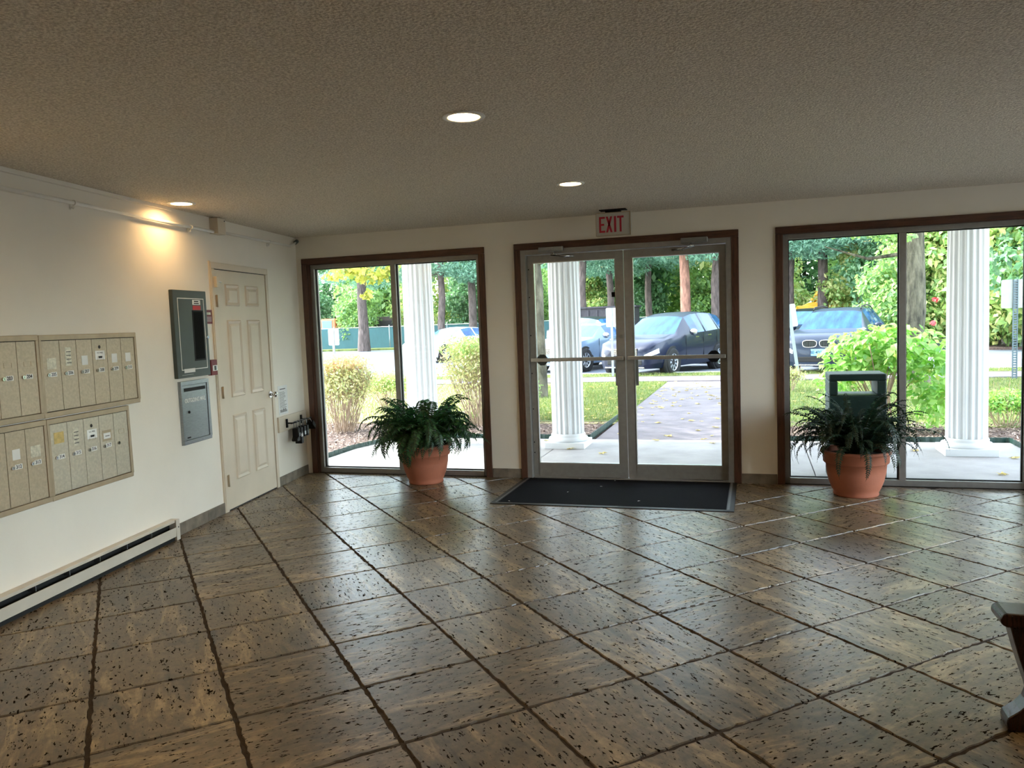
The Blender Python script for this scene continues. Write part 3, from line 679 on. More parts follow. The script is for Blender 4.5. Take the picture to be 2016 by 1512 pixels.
# paper notice, lockbox rack
t = thing('paper_notice', 'white printed sheet taped to the wall beside the door knob', 'notice', lw(.612,.678), WROT)
MB().box(0,-.0015,0,.208,0,.282).build('sheet', M['paper'], t)
q = MB(); r2 = random.Random(3); q.box(.04,-.0019,.245,.165,-.0015,.252)
for k in range(13): q.box(.025,-.0019,.215-k*.0125,.025+r2.uniform(.10,.155),-.0015,.2185-k*.0125)
for k in range(9): q.box(.03+k*.017,-.0019,.022,.04+k*.017,-.0015,.022+r2.uniform(.018,.04))
q.build('printed_lines', M['ink'], t)
t = thing('lockbox_rack', 'beige board with black rail beside the window casing', 'rack', lw(.668,.515), WROT)
MB().box(0,-.020,0,.645,0,.148).build('board', M['beige'], t, bevel=.002)
br = MB()
for xx in (.16,.5): br.box(xx-.012,-.034,.03,.012+xx,-.020,.115); br.box(xx-.007,-.085,.066,xx+.007,-.034,.08)
br.build('bracket', M['black'], t)
MB().tube([(.13,-.085,.073),(.62,-.085,.073)], .007, 8).build('rail', M['black'], t)
def lockbox(x, rot, kind, label):
    t = thing('lockbox', label, 'lockbox', lw(.668-x,.515+.073,.085), WROT, 'lockboxes hanging on the rail')
    e = bpy.data.objects
    sh = MB(); sw = .022; P = [(0,-sw,-.06),(0,-sw,-.005)] + [(0,-sw*math.cos(PI*k/6),-.005+.013*math.sin(PI*k/6)) for k in range(1,6)] + [(0,sw,-.005),(0,sw,-.06)]
    sh.tube(P, .0042, 6).build('shackle', M['steel'], t)
    if kind == 'long': bo = MB().prism([(-.02,-.22),(.03,-.22),(.024,-.06),(-.024,-.06)], -.035, .035)
    elif kind == 'foot': bo = MB().prism([(-.028,-.06),(.026,-.06),(.026,-.15),(.018,-.185),(-.05,-.185),(-.052,-.165),(-.028,-.14)], -.03, .03)
    else: bo = MB().prism([(-.022,-.16),(.022,-.16),(.026,-.11),(.022,-.055),(-.022,-.055),(-.026,-.11)], -.036, .036)
    bo.build('body', M['black'], t, bevel=.004)
    MB().box(-.02,-.0375,-.14,.016,-.0365,-.105).build('keypad', M['steel'] if kind == 'steel' else M['panelgrey'], t)
    if kind == 'long': MB().box(-.03,-.0385,-.15,.01,-.0372,-.12).build('white_tag', M['paper'], t)
    t.rotation_euler.x = 0
    return t
lockbox(.235, 0, 'foot', 'black lockbox with stepped foot at the rail end near the door')
lockbox(.295, 0, 'long', 'longest black lockbox with a white tag')
lockbox(.37, 0, 'steel', 'black lockbox with a steel keypad')
lockbox(.44, 0, 'std', 'plain black lockbox next to the tilted one')
tb = lockbox(.53, 0, 'std', 'black lockbox tilted out sideways against the casing')
tb.rotation_euler = (0, R(-48), WROT)

# baseboard heater
t = thing('baseboard_heater', 'long cream electric baseboard heater under the mailboxes', 'heater', lw(5.9,0), WROT); L = 5.9-2.505
MB().prism([(0,0),(0,0)][:0] or [(0,.02),(L-.045,.02),(L-.045,.148),(0,.148)], -.012, 0).build('back_plate', M['blackcar'], t)
MB().prism([(0,.132),(L-.045,.132),(L-.045,.152),(0,.152)], -.058, 0).build('top_lip', M['heater'], t, bevel=.003)
fp = MB(); fp.add([(0,-.062,.03),(L-.045,-.062,.03),(L-.045,-.066,.098),(0,-.066,.098),(0,-.058,.03),(L-.045,-.058,.03),(L-.045,-.062,.098),(0,-.062,.098)], [(0,1,2,3),(7,6,5,4),(3,2,6,7),(0,4,5,1)])
fp.build('front_cover', M['heater'], t)
fin = MB().box(0,-.055,.1,.004,-.012,.132).mesh('fin', M['steel'])
for k in range(int(L/.27)): link('fin', fin, t, (.1+k*.27,0,0))
MB().box(0,-.05,.0,L-.045,-.01,.028).build('kick_strip', M['blackcar'], t)
ec = MB().prism([(L-.045,0),(L,0),(L,.152),(L-.045,.152)], -.068, 0).build('end_cap', M['heater'], t, bevel=.003)
MB().cyl((L-.02,-.068,.095),(L-.02,-.07,.095),.005,n=8).build('knockout', M['ink'], ec)

# conduit, junction box, ceiling strip
def clip_at(t, s, z, s0):
    x = s0-s; q = MB(); q.tube([(x-.008,-.03,z),(x+.008,-.03,z)], .017, 10); q.box(x-.006,-.012,z-.04,x+.006,0,z-.01); q.ball((x,-.022,z-.028),.008); q.build('clip', M['white'], t)
t = thing('conduit', 'white painted pipe running below the ceiling to the junction box', 'pipe', lw(5.2,0), WROT)
MB().tube([(0,-.03,2.312),(5.2-1.68,-.03,2.316)], .0125, 10).build('pipe', M['white'], t)
for s, z in ((4.6,2.312),(3.316,2.314),(2.014,2.315)): clip_at(t, s, z, 5.2)
t = thing('conduit', 'white painted pipe from the junction box to the room corner', 'pipe', lw(1.56,0), WROT)
MB().tube([(0,-.03,2.325),(1.36,-.03,2.335),(1.45,-.03,2.36),(1.50,-.03,2.385)], .011, 10).build('pipe', M['white'], t)
clip_at(t, .66, 2.331, 1.56)
MB().cyl((1.49,-.03,2.378),(1.535,-.03,2.398),.02,n=12).build('coupling', M['panelgrey'], t)
t = thing('junction_box', 'cream square junction box on the pipe under the ceiling', 'junction box', lw(1.685,2.30), WROT)
MB().box(0,-.075,0,.125,0,.128).build('box', M['beige'], t, bevel=.003)
MB().cyl((.105,-.075,.11),(.105,-.078,.11),.005,n=8).build('screw', M['ink'], t)
t = thing('trim_1', 'thin cream strip along the ceiling above the mailboxes', 'trim', lw(6.0,2.408), WROT, kind='structure')
MB().box(0,-.022,0,6.0-2.25,0,.026).build('strip', M['wall'], t, bevel=.002)

# exit sign under the ceiling
t = thing('exit_sign', 'ceiling-mounted grey exit sign with red EXIT letters', 'exit sign', (3.329,-.26,2.21))
h_ = MB().box(-.152,-.02,0,.152,.022,.2).build('housing', M['exitface'], t, bevel=.003)
MB().box(-.066,-.03,.2,.066,.03,ZC-2.21-.006).build('canopy_neck', M['black'], t)
MB().box(-.115,-.055,ZC-2.21-.006,.115,.055,ZC-2.21).build('ceiling_plate', M['black'], t)
fr = MB()
for q in ((-.152,0,.152,.007),(-.152,.193,.152,.2),(.143,.007,.152,.193),(-.152,.007,-.147,.193)): fr.box(q[0],-.0225,q[1],q[2],-.0195,q[3])
fr.build('face_rim', M['mailframe'], t)
def letters(parent):
    y0, y1 = -.0215, -.0202; s = .017; H = .136; z0 = .03
    def P(x, polys, nm):
        b_ = MB()
        for p in polys: b_.prism([(x+a, z0+c) for a, c in p], y0, y1)
        b_.build(nm, M['exitred'], parent)
    rect = lambda a, c, d, e: [(a,c),(d,c),(d,e),(a,e)]
    P(-.122, [rect(0,0,s,H), rect(s,0,.052,s), rect(s,H-s,.052,H), rect(s,H/2-s/2,.044,H/2+s/2)], 'letter')
    P(-.063, [[(0,0),(.018,0),(.057,H),(.039,H)], [(.039,0),(.057,0),(.018,H),(0,H)]], 'letter')
    P(.008, [rect(0,0,s+.002,H)], 'letter')
    P(.036, [rect(.02,0,.02+s,H), rect(0,H-s,.02,H), rect(.02+s,H-s,.057,H)], 'letter')
letters(h_)

# entrance mat
t = thing('entrance_mat', 'large charcoal carpet mat with black rubber border at the doors', 'mat', (3.35,-.545,0)); mx, my = .975, .53
MB().box(-mx+.06,-my+.04,0,mx-.06,my-.02,.009).build('carpet', M['carpet'], t)
e_ = MB()
for q in ((-mx,-my,mx,-my+.04),(-mx,my-.02,mx,my),(-mx,-my+.04,-mx+.06,my-.02),(mx-.06,-my+.04,mx,my-.02)): e_.box(q[0],q[1],0,q[2],q[3],.006)
e_.build('rubber_border', M['rubber'], t, bevel=.001)
e_ = MB()
for q in ((-mx+.03,-my+.026,mx-.03,-my+.036),(mx-.052,-my+.04,mx-.034,my-.02),(-mx+.034,-my+.04,-mx+.044,my-.02)): e_.box(q[0],q[1],.006,q[2],q[3],.0085)
e_.build('raised_rim', M['rubberlite'], t)
for i, (u, v) in enumerate(((1139,943),(1211,947),(1187,958),(1120,968),(1000,986),(1255,987))):
    p = G(u, v, .009); o = MB().add([(0,0,.001),(.018,.004,.003),(.026,.014,.001),(.006,.011,.004)], [(0,1,2,3)]).build('litter_scrap', M['paper'], None, (p.x,p.y,.009), i*1.3, fix=False)
    tag(o, 'tiny pale leaf scrap lying on the entrance mat', 'litter', 'scraps on the entrance mat')

# potted ferns
def frond_mesh(name, droop, width, m, npair=30, seed=0):
    rn = random.Random(seed); V = []; F = []; MI = []
    P = []; a = R(78); x = z = 0; n = 24
    for i in range(n+1):
        P.append((x, z)); st = 1.0/n; x += st*math.cos(a); z += st*math.sin(a); a -= droop/n*(0.35+1.3*i/n)
    for i in range(n):                                      # rachis
        w0 = .006*(1-i/n)+.0015; o = len(V)
        (xa, za), (xb, zb) = P[i], P[i+1]
        V += [(xa,-w0,za),(xa,w0,za),(xb,w0,zb),(xb,-w0,zb)]; F.append((o,o+1,o+2,o+3)); MI.append(1)
    for i in range(npair):
        u = .10 + .9*i/npair; k = u*n; j = min(n-1, int(k)); fr_ = k-j
        px = P[j][0]+(P[j+1][0]-P[j][0])*fr_; pz = P[j][1]+(P[j+1][1]-P[j][1])*fr_; tx = P[j+1][0]-P[j][0]; tz = P[j+1][1]-P[j][1]; l = math.hypot(tx, tz); tx /= l; tz /= l
        ln = width*(math.sin(PI*min(1, .12+u*.93))**.6)*rn.uniform(.8,1.1)
        for sd in (-1, 1):
            o = len(V); hw = .017; dn = rn.uniform(.05,.5)
            q = lambda al, si, dz: (px+tx*si - tz*dz*-1*0 + .25*al*tx, sd*al, pz+tz*si - dz + .25*al*tz)
            V += [q(0,0,0), q(ln*.45,-hw,ln*.08*dn), q(ln,.01,ln*dn), q(ln*.5,hw,ln*.1*dn)]; F.append((o,o+1,o+2,o+3)); MI.append(0)
    return np_mesh(name, V, F, [m, M['stem']], MI)
POT = [(.0,.0),(.166,.0),(.173,.012),(.168,.028),(.186,.06),(.209,.12),(.224,.19),(.230,.262),(.243,.266),(.249,.275),(.250,.333),(.258,.339),(.270,.350),(.272,.363),(.264,.37),(.240,.368),(.234,.34),(.230,.32)]
def potted_fern(x, y, label, fm, n, seed, lmin, lmax, droops, width, sq=1.0):
    rn = random.Random(seed); t = thing('potted_fern', label, 'potted plant', (x, y, 0))
    MB().lathe([(r_*sq, z) for r_, z in POT], 48).build('terracotta_pot', M['terra'], t)
    MB().lathe([(0,.33),(.12,.335),(.23*sq,.325)], 32).build('soil', M['soil'], t)
    FM = [frond_mesh('frond', d, width, fm, 30, seed+i) for i, d in enumerate(droops)]
    for i in range(n):
        az = 2*PI*(i*.381966)+rn.uniform(-.2,.2); tl = rn.random(); L = rn.uniform(lmin, lmax)
        o = link('frond', rn.choice(FM), t, (.10*rn.random()*math.cos(az), .10*rn.random()*math.sin(az), .325))
        o.rotation_euler = (rn.uniform(-.35,.35), tl*.8-.1, az); o.scale = (L, L, L*rn.uniform(1.05,1.55))
    return t
potted_fern(1.47, -.30, 'bushy green fern in a terracotta pot under the window by the white door', M['fern'], 210, 5, .38, .66, [2.0,2.5,3.0,3.6], .105, .96)
potted_fern(5.26, -.32, 'sparse dark fern in a terracotta pot before the window with the green bin', M['fern2'], 150, 9, .42, .64, [1.7,2.3,2.9,3.4], .075)

# dark wooden bench at the frame edge
t = thing('bench', 'dark wooden bench with slanted end panel and scrolled foot on the tiles', 'bench', (5.285,-4.12,0)); BL = 1.3
MB().prism([(0,.405),(.006,.388),(.022,.380),(BL-.022,.380),(BL-.006,.388),(BL,.405),(BL-.006,.422),(BL-.022,.43),(.022,.43),(.006,.422)], 0, .13).build('seat', M['darkwood'], t, bevel=.008)
def endp(xo, sg):
    O = [(.036,.38),(.048,.33),(.064,.27),(.082,.21),(.098,.16),(.104,.135),(.094,.105),(.072,.078),(.05,.06),(.034,.048),(.03,.03),(.034,.0)]
    I = [(.30,0),(.30,.05),(.26,.38)]
    return [(xo+sg*x, z) for x, z in O+I]
for xo, sg in ((0,1),(BL,-1)): MB().prism(endp(xo, sg), .02, .11).build('end_panel', M['darkwood'], t, bevel=.007)
MB().box(.26,.05,.28,BL-.26,.08,.38).build('apron', M['darkwood'], t)

# green litter bin on the porch
t = thing('litter_bin', 'dark green plastic litter bin with open hood outside the window', 'bin', (5.36,.62,SLAB))
bx = MB(); wx, wy = .238, .2
bx.box(-wx,-wy,0,wx,wy,.78); bx.build('bin_body', M['bin'], t, bevel=.012)
hd = MB()
for sx in (-1,1): hd.box(sx*wx-(0 if sx<0 else .075), -wy, .78, sx*wx+(.075 if sx<0 else 0), wy, .91)
hd.box(-wx,-wy,.908,wx,wy,.972); hd.build('bin_hood', M['bin'], t, bevel=.014)

# ------------------------------------------------------------------ plants outside
def leaf_cloud(blobs, n, size, seed, flat=0.0, shell=.55, aspect=.5):
    """diamond leaves through ellipsoid blobs (cx,cy,cz,rx,ry,rz)"""
    rg = np.random.default_rng(seed); bl = np.array(blobs, float); vol = bl[:,3]*bl[:,4]*bl[:,5]; vol = vol**(2/3)
    k = rg.choice(len(bl), n, p=vol/vol.sum()); d = rg.normal(size=(n,3)); d /= np.linalg.norm(d, axis=1)[:,None]
    rr = (shell + (1-shell)*rg.random(n)**.7)[:,None]; c = bl[k,:3] + d*rr*bl[k,3:]
    nrm = d*.6 + rg.normal(size=(n,3))*.7 + np.array([0,0,.5+flat]); nrm /= np.linalg.norm(nrm, axis=1)[:,None]
    a = np.cross(nrm, rg.normal(size=(n,3))); a /= np.linalg.norm(a, axis=1)[:,None]; b_ = np.cross(nrm, a)
    s = size*(.6+.8*rg.random(n))[:,None]
    V = np.stack([c-a*s, c+b_*s*aspect+nrm*s*.12, c+a*s, c-b_*s*aspect+nrm*s*.12], 1).reshape(-1,3)
    return V, np.arange(4*n).reshape(-1,4)
def cloud_mesh(name, m, *args, **kw):
    V, F = leaf_cloud(*args, **kw); return np_mesh(name, V, F, m)
def stuff(o): o['kind'] = 'stuff'; return o
rnd = random.Random(21)

# twiggy shrubs by the first window
def shrub(x, y, z, h, rx, label, lm, seed, nstem, nleaf, tip=None, lo=.38):
    rn = random.Random(seed); t = thing('shrub', label, 'shrub', (x, y, z)); b_ = MB()
    ends = []
    for i in range(nstem):
        az = rn.uniform(0, 2*PI); sp = rn.uniform(.1,1)**.7*rx*.95; hh = h*rn.uniform(.7,.98)
        b0 = rn.uniform(.05,.36)*rx; P = [(b0*math.cos(az), b0*math.sin(az), 0)]
        for k in range(1,5): u = k/4; P.append((math.cos(az)*(b0+(sp-b0)*u)+rn.uniform(-.025,.025), math.sin(az)*(b0+(sp-b0)*u)+rn.uniform(-.025,.025), hh*u))
        b_.tube(P, [.0055,.005,.004,.003,.0015], 4, cap=False); ends.append(P)
        for k in range(3):
            j = rn.randrange(2,4); q = Vector(P[j]); e = q + Vector((rn.uniform(-.16,.16)*rx/.6, rn.uniform(-.16,.16)*rx/.6, rn.uniform(.12,.3))); b_.tube([q, (q+e)/2+Vector((0,0,.02)), e], [.004,.003,.0015], 3, cap=False)
    b_.build('stems', M['twig'], t, fix=False)
    bl = [(math.cos(a)*rx*.45, math.sin(a)*rx*.45, h*(lo+.28), rx*.55, rx*.55, h*.30) for a in (0,1.3,2.6,3.9,5.2)] + [(0,0,h*.72,rx*.7,rx*.7,h*.27)]
    stuff(link('foliage', cloud_mesh('foliage', lm, bl, nleaf, .026, seed, shell=.2), t))
    if tip:
        bl2 = [(math.cos(a)*rx*.4-.1*rx, math.sin(a)*rx*.4, h*.86, rx*.45, rx*.45, h*.13) for a in (0,1.6,3.1,4.7)]
        stuff(link('tip_foliage', cloud_mesh('tip_foliage', tip, bl2, nleaf//3, .026, seed+50, shell=.2), t))
p = G(676, 850, SLAB-.03); shrub(p.x, p.y, SLAB-.03, 1.22, .62, 'twiggy shrub with pinkish tips outside the window by the white door', M['leafbb'], 31, 85, 4600, M['leafpk'])
p = G(950, 836, SLAB-.03); shrub(p.x, p.y, SLAB-.03, 1.42, .72, 'tall twiggy yellow-green shrub near the porch column', M['leafbb'], 32, 85, 5600, M['leafy'])
p = G(762, 800, SLAB-.02); shrub(p.x, p.y, SLAB-.02, .72, .6, 'low yellowing shrub on the dry lawn', M['leafy'], 33, 30, 3200)
p = G(1080, 826, SLAB-.03); shrub(p.x-.45, p.y, SLAB-.03, .75, .38, 'small green shrub behind the door column', M['leafg'], 34, 20, 1800)
p = G(1985, 840, SLAB-.03); shrub(p.x, p.y, SLAB-.03, .5, .42, 'low bright shrub right of the wide window column', M['leafhyd'], 35, 22, 2200)
p = G(1555, 770, SLAB-.02); shrub(p.x, p.y, SLAB-.02, .5, .35, 'small pale shrub at the foot of the leaning sign', M['leafbb'], 36, 16, 1000)
for i, (u, v) in enumerate(((1832,825),(1860,820),(1806,826))):
    p = G(u, v, SLAB-.03); b_ = MB(); rn = random.Random(i)
    for k in range(8):
        a = rn.uniform(0,2*PI); l = rn.uniform(.12,.24); dx, dy = math.cos(a), math.sin(a); w_ = Vector((-dy,dx,0))*.012; q = Vector((0,0,0)); P = [q, q+Vector((dx*.05,dy*.05,l*.7)), q+Vector((dx*.13,dy*.13,l)), q+Vector((dx*.2,dy*.2,l*.75))]
        b_.add([P[0]-w_*.5,P[0]+w_*.5,P[1]-w_,P[1]+w_,P[2]-w_*.8,P[2]+w_*.8,P[3]], [(0,1,3,2),(2,3,5,4),(4,5,6)])
    tag(b_.build('daylily_clump', M['leafhyd'], None, p, fix=False), 'small clump of strap leaves on the mulch', 'plant', 'strap leaf clumps in the mulch')

# big-leaved bush
hp = at(1735, 800, 3.9); t = thing('big_leaf_bush', 'large bush of broad bright green leaves before the second window', 'bush', (hp.x, 3.9, SLAB-.03)); rn = random.Random(8)
b_ = MB()
for i in range(26):
    a = rn.uniform(0,2*PI); sp = rn.uniform(.15,.75); hh = rn.uniform(.7,1.25); b_.tube([(rn.uniform(-.12,.12),rn.uniform(-.12,.12),0),(math.cos(a)*sp*.4,math.sin(a)*sp*.35,hh*.5),(math.cos(a)*sp,math.sin(a)*sp*.8,hh)], [.013,.009,.004], 5, cap=False)
b_.build('stems', M['twig'], t, fix=False)
def broad_leaf(s, seed):
    rn_ = random.Random(seed); V = [(0,0,0)]; prof = [(.25,.30),(.5,.36),(.75,.24)]
    V = [(0,0,0)] + [(u, w_*sg, .10*abs(w_)/.3+.12*math.sin(u*3)-.18*u*u) for u, w_ in prof for sg in (-1,1)] + [(u,0,.12*math.sin(u*3)-.18*u*u) for u, w_ in prof] + [(1.0,0,-.12)]
    F = [(0,1,7),(0,7,2),(1,3,8,7),(7,8,4,2),(3,5,9,8),(8,9,6,4),(5,10,9),(9,10,6)]
    me = bpy.data.meshes.new('leaf'); me.from_pydata([(x*s,y*s,z*s) for x,y,z in V], [], F); me.materials.append(M['leafhyd']); me.update(); return me
LFM = [broad_leaf(.13+.012*i, i) for i in range(4)]
lobes = [(-.30,0,.98,.42,.40,.32),(.28,0,1.02,.48,.42,.34),(0,-.1,1.05,.5,.42,.33),(-.52,0,.68,.28,.3,.28),(.62,0,.66,.33,.34,.42),(.66,-.05,.34,.28,.3,.3)]
bl = np.array(lobes); rg = np.random.default_rng(5); pr = (bl[:,3]*bl[:,4]*bl[:,5])**(2/3); pr /= pr.sum()
for i in range(300):
    k = rg.choice(len(bl), p=pr); d = rg.normal(size=3); d[1] = -abs(d[1]); d[2] += .35; d /= np.linalg.norm(d); pos = bl[k,:3]+d*bl[k,3:]*rg.uniform(.85,1.03)
    o = link('leaf', LFM[i % 4], t, tuple(pos)); o.rotation_euler = (rg.uniform(-.5,.5), rg.uniform(-.1,.7), math.atan2(d[1], d[0])+rg.uniform(-.8,.8)); s_ = rg.uniform(.55,1.0); o.scale = (s_, s_, s_)
V, F = leaf_cloud(lobes, 1500, .055, 77, shell=.4, aspect=.6); stuff(link('inner_foliage', np_mesh('inner_foliage', V, F, M['leafhyd']), t))

# grass and mulch
def scatter(name, m, poly, z, n, kind, seed, parent, label=None):
    rg = np.random.default_rng(seed); x = rg.uniform(poly[0], poly[2], n); y = poly[1] + (poly[3]-poly[1])*rg.random(n)
    if kind == 'blade':
        h = rg.uniform(.025,.07,n); a = rg.uniform(0,2*PI,n); w_ = .006; lx = rg.normal(0,.025,n); ly = rg.normal(0,.025,n)
        V = np.stack([np.c_[x-np.cos(a)*w_,y-np.sin(a)*w_,np.full(n,z)], np.c_[x+np.cos(a)*w_,y+np.sin(a)*w_,np.full(n,z)], np.c_[x+lx,y+ly,z+h]],1).reshape(-1,3); F = np.arange(3*n).reshape(-1,3)
    else:
        a = rg.uniform(0,2*PI,n); l = rg.uniform(.012,.04,n); w_ = l*.35; ca, sa = np.cos(a), np.sin(a); t1 = rg.normal(0,.012,n); zz = z+.006+rg.random(n)*.012
        V = np.stack([np.c_[x-ca*l,y-sa*l,zz-t1*.5], np.c_[x-sa*w_,y+ca*w_,zz], np.c_[x+ca*l,y+sa*l,zz+t1], np.c_[x+sa*w_,y-ca*w_,zz]],1).reshape(-1,3); F = np.arange(4*n).reshape(-1,4)
    o = link(name, np_mesh(name, V, F, m)); tag(o, label[0], label[1], kind='stuff'); return o
scatter('grass', M['blade'], (-.2,4.7,2.49,11.7), SLAB-.012, 26000, 'blade', 1, None, ('short grass blades on the lawn beside the walkway', 'grass'))
scatter('grass', M['blade'], (4.78,4.5,11,11.7), SLAB-.02, 30000, 'blade', 2, None, ('short grass blades on the lawn behind the big-leaved bush', 'grass'))
scatter('grass', M['blade'], (-7,4.6,-.2,11.7), SLAB-.02, 20000, 'blade', 4, None, ('short dry grass blades on the lawn beyond the shrubs', 'grass'))
scatter('grass', M['blade'], (-9,13.32,14,14.14), LOT+.07, 16000, 'blade', 3, None, ('short grass blades along the kerb', 'grass'))
scatter('mulch_chips', M['chip'], (-3.5,2.85,2.4,4.6), SLAB-.03, 7000, 'chip', 5, None, ('brown wood chips under the shrubs', 'mulch'))
scatter('mulch_chips', M['chip'], (-3.5,.2,-.5,2.85), SLAB-.03, 3500, 'chip', 6, None, ('brown wood chips beside the porch slab', 'mulch'))
scatter('mulch_chips', M['chip'], (4.8,2.85,10,4.6), SLAB-.03, 7000, 'chip', 7, None, ('brown wood chips under the big-leaved bush', 'mulch'))
scatter('mulch_chips', M['chip'], (7.25,.2,10,2.85), SLAB-.03, 2500, 'chip', 8, None, ('brown wood chips beside the right porch end', 'mulch'))

# fallen leaves, each one a thing
def maple_leaf(seed):
    rn_ = random.Random(seed); pts = []; n = 5
    for k in range(10):
        a = -PI/2 + 2*PI*(k+.5)/10; r_ = (1.0 if k % 2 == 0 else .42)*rn_.uniform(.8,1.1); pts.append((math.cos(a)*r_, math.sin(a)*r_, rn_.uniform(0,.35)))
    V = [(0,0,.05)] + pts + [(0,-1.5,.1),(.05,-1.5,.1)]; F = [(0,1+k,1+(k+1)%10) for k in range(10)] + [(0,11,12)]
    me = bpy.data.meshes.new('fallen_leaf'); me.from_pydata([(x*.055,y*.055,z*.055+.003) for x,y,z in V], [], F); me.materials.append(M['fallen']); me.update(); return me
FLM = [maple_leaf(i) for i in range(8)]; rn = random.Random(17)
def drop(x, y, z, label, group, s=None):
    o = link('fallen_leaf', rn.choice(FLM), None, (x, y, z), rn.uniform(0,2*PI)); s = s or rn.uniform(.55,1.25); o.scale = (s,s,s); tag(o, label, 'leaf', group)
for i in range(150):
    y = 3.0 + 8.6*rn.random()**.85; drop(rn.uniform(2.55,4.7), y, SLAB-.01, 'yellow-brown fallen leaf lying on the walkway', 'fallen leaves on the walkway')
for i in range(75): drop(rn.uniform(.9,2.45), rn.uniform(4.8,11.5), SLAB+.005, 'fallen leaf lying in the grass beside the walkway', 'fallen leaves in the grass')
for i in range(40): drop(rn.uniform(4.9,9), rn.uniform(4.8,11.5), SLAB+.0, 'fallen leaf on the lawn behind the big-leaved bush', 'fallen leaves behind the bush')
for (u, v) in ((1122,885),(1186,894),(1292,868),(1403,873),(1386,866),(1801,888),(1973,935),(1998,903),(1078,868)): 
    p = G(u, v, SLAB); drop(p.x, p.y, SLAB, 'dry fallen leaf lying on the porch slab', 'fallen leaves on the porch slab', 1.1)

# trees
def trunk(t, h, r0, m, seed, lean=0.0, branches=8, bstart=.35, bl=2.2, up=.35):
    rn_ = random.Random(seed); P = []; n = 8
    for i in range(n+1): u = i/n; P.append((lean*u*h+rn_.uniform(-.25,.25)*r0, rn_.uniform(-.25,.25)*r0, h*u))
    b_ = MB(); b_.tube(P, [r0*(1.25 if i == 0 else 1-.55*i/n) for i in range(n+1)], 12); b_.build('trunk', m, t, fix=False)
    for k in range(branches):
        u = bstart+(1-bstart)*k/branches; a = rn_.uniform(0,2*PI); L = bl*rn_.uniform(.6,1.1); q = Vector((lean*u*h,0,h*u))
        e = q+Vector((math.cos(a)*L, math.sin(a)*L, L*up*rn_.uniform(.2,1.6))); mid = (q+e)/2+Vector((0,0,.12*L*rn_.uniform(-1,1)))
        MB().tube([q, mid, e], [r0*.22,r0*.15,r0*.05], 6, cap=False).build('branch', m, t, fix=False)
# crown meshes, shared between trees
def pine_blobs(seed, h, z0, r_):
    rn_ = random.Random(seed); B = []
    n = 26
    for i in range(n):
        u = i/n; a = i*2.4; rr = r_*(1-.55*u)*rn_.uniform(.35,.85); B.append((math.cos(a)*rr, math.sin(a)*rr, z0+(h-z0)*u+rn_.uniform(-.3,.3), r_*.5*rn_.uniform(.7,1.2), r_*.5*rn_.uniform(.7,1.2), .45*rn_.uniform(.7,1.4)))
    return B
def round_blobs(seed, h, z0, r_, n=20):
    rn_ = random.Random(seed); B = []
    for i in range(n):
        a = rn_.uniform(0,2*PI); u = rn_.random(); rr = r_*.7*rn_.random()**.5*(math.sin(PI*(.15+.8*u))); B.append((math.cos(a)*rr, math.sin(a)*rr, z0+(h-z0)*u, r_*rn_.uniform(.28,.5), r_*rn_.uniform(.28,.5), r_*rn_.uniform(.22,.42)))
    return B
PINE = [cloud_mesh('needles', M['pineleaf'], pine_blobs(60+i, 12.5, 4.5, 3.4), 13000, .14, 70+i, aspect=.28, shell=.3) for i in range(2)]
ROUND = [cloud_mesh('foliage', mm, round_blobs(80+i, 9.5, 1.2, 4.2, 26), 7500, .19, 90+i, aspect=.6, shell=.35) for i, mm in enumerate((M['leafg'], M['leafdk'], M['leafy']))]
HEDGE = [cloud_mesh('foliage', mm, round_blobs(100+i, 4.2, .4, 2.3, 22), 8000, .11, 110+i, aspect=.6, shell=.35) for i, mm in enumerate((M['leafy'], M['leafg'], M['leafdk']))]
def pine(u, v, dist_z, r0, label, m='bark', seed=0, grp=None, bst=.38):
    p = G(u, v, LOT) if dist_z is None else at(u, v, dist_z); t = thing('pine_tree', label, 'tree', (p.x, p.y, LOT), group=grp)
    trunk(t, 13, r0, M[m], seed, rnd.uniform(-.01,.01), 9, bst, 2.6, .15); o = stuff(link('needles', PINE[seed % 2], t)); o.rotation_euler.z = seed*1.7
pine(718, 692, None, .36, 'thick grey pine before the green fence beyond the first window', seed=1)
pine(872, 668, 40, .26, 'slender pine leaning behind the column beside the fence', seed=2)
pine(933, 668, 42, .30, 'straight pine behind the tall twiggy shrub', seed=3)
pine(1150, 668, 36, .26, 'pine trunk rising behind the silver car', seed=4)
pine(1204, 668, 40, .24, 'pine trunk behind the white sign board by the doors', seed=5)
pine(1279, 668, 44, .24, 'thin dark pine far behind the navy car', seed=6)
pine(1350, 668, 33, .28, 'reddish-barked pine rising behind the navy car roof', 'barkred', seed=7)
pine(1413, 668, 34, .27, 'blue-grey pine at the tail of the navy car', seed=8)
pine(1557, 668, 36, .26, 'pine trunk behind the leaning sign', seed=9)
pine(1620, 668, 36, .28, 'pine trunk behind the blue-black car roof', seed=10)
pine(1686, 668, 38, .25, 'thin pine trunk right of the blue-black car roof', seed=11)
pine(1758, 668, 34, .28, 'dim pine trunk behind the broad bush', seed=12)
def leafy(x, y, k, s, label, grp, seed, mesh=None, trunk_h=4.5):
    t = thing('leafy_tree', label, 'tree', (x, y, LOT), group=grp); trunk(t, trunk_h*s, .22*s, M['barkm'], seed, 0, 4, .5, 1.8, .8)
    o = stuff(link('foliage', (mesh or ROUND)[k], t)); o.scale = (s,s,s); o.rotation_euler.z = seed*1.1
kinds = ['green leafy tree in the woods beyond the parking lot', 'dark green leafy tree in the woods beyond the parking lot', 'yellowing leafy tree in the woods beyond the parking lot']
sd_ = 0
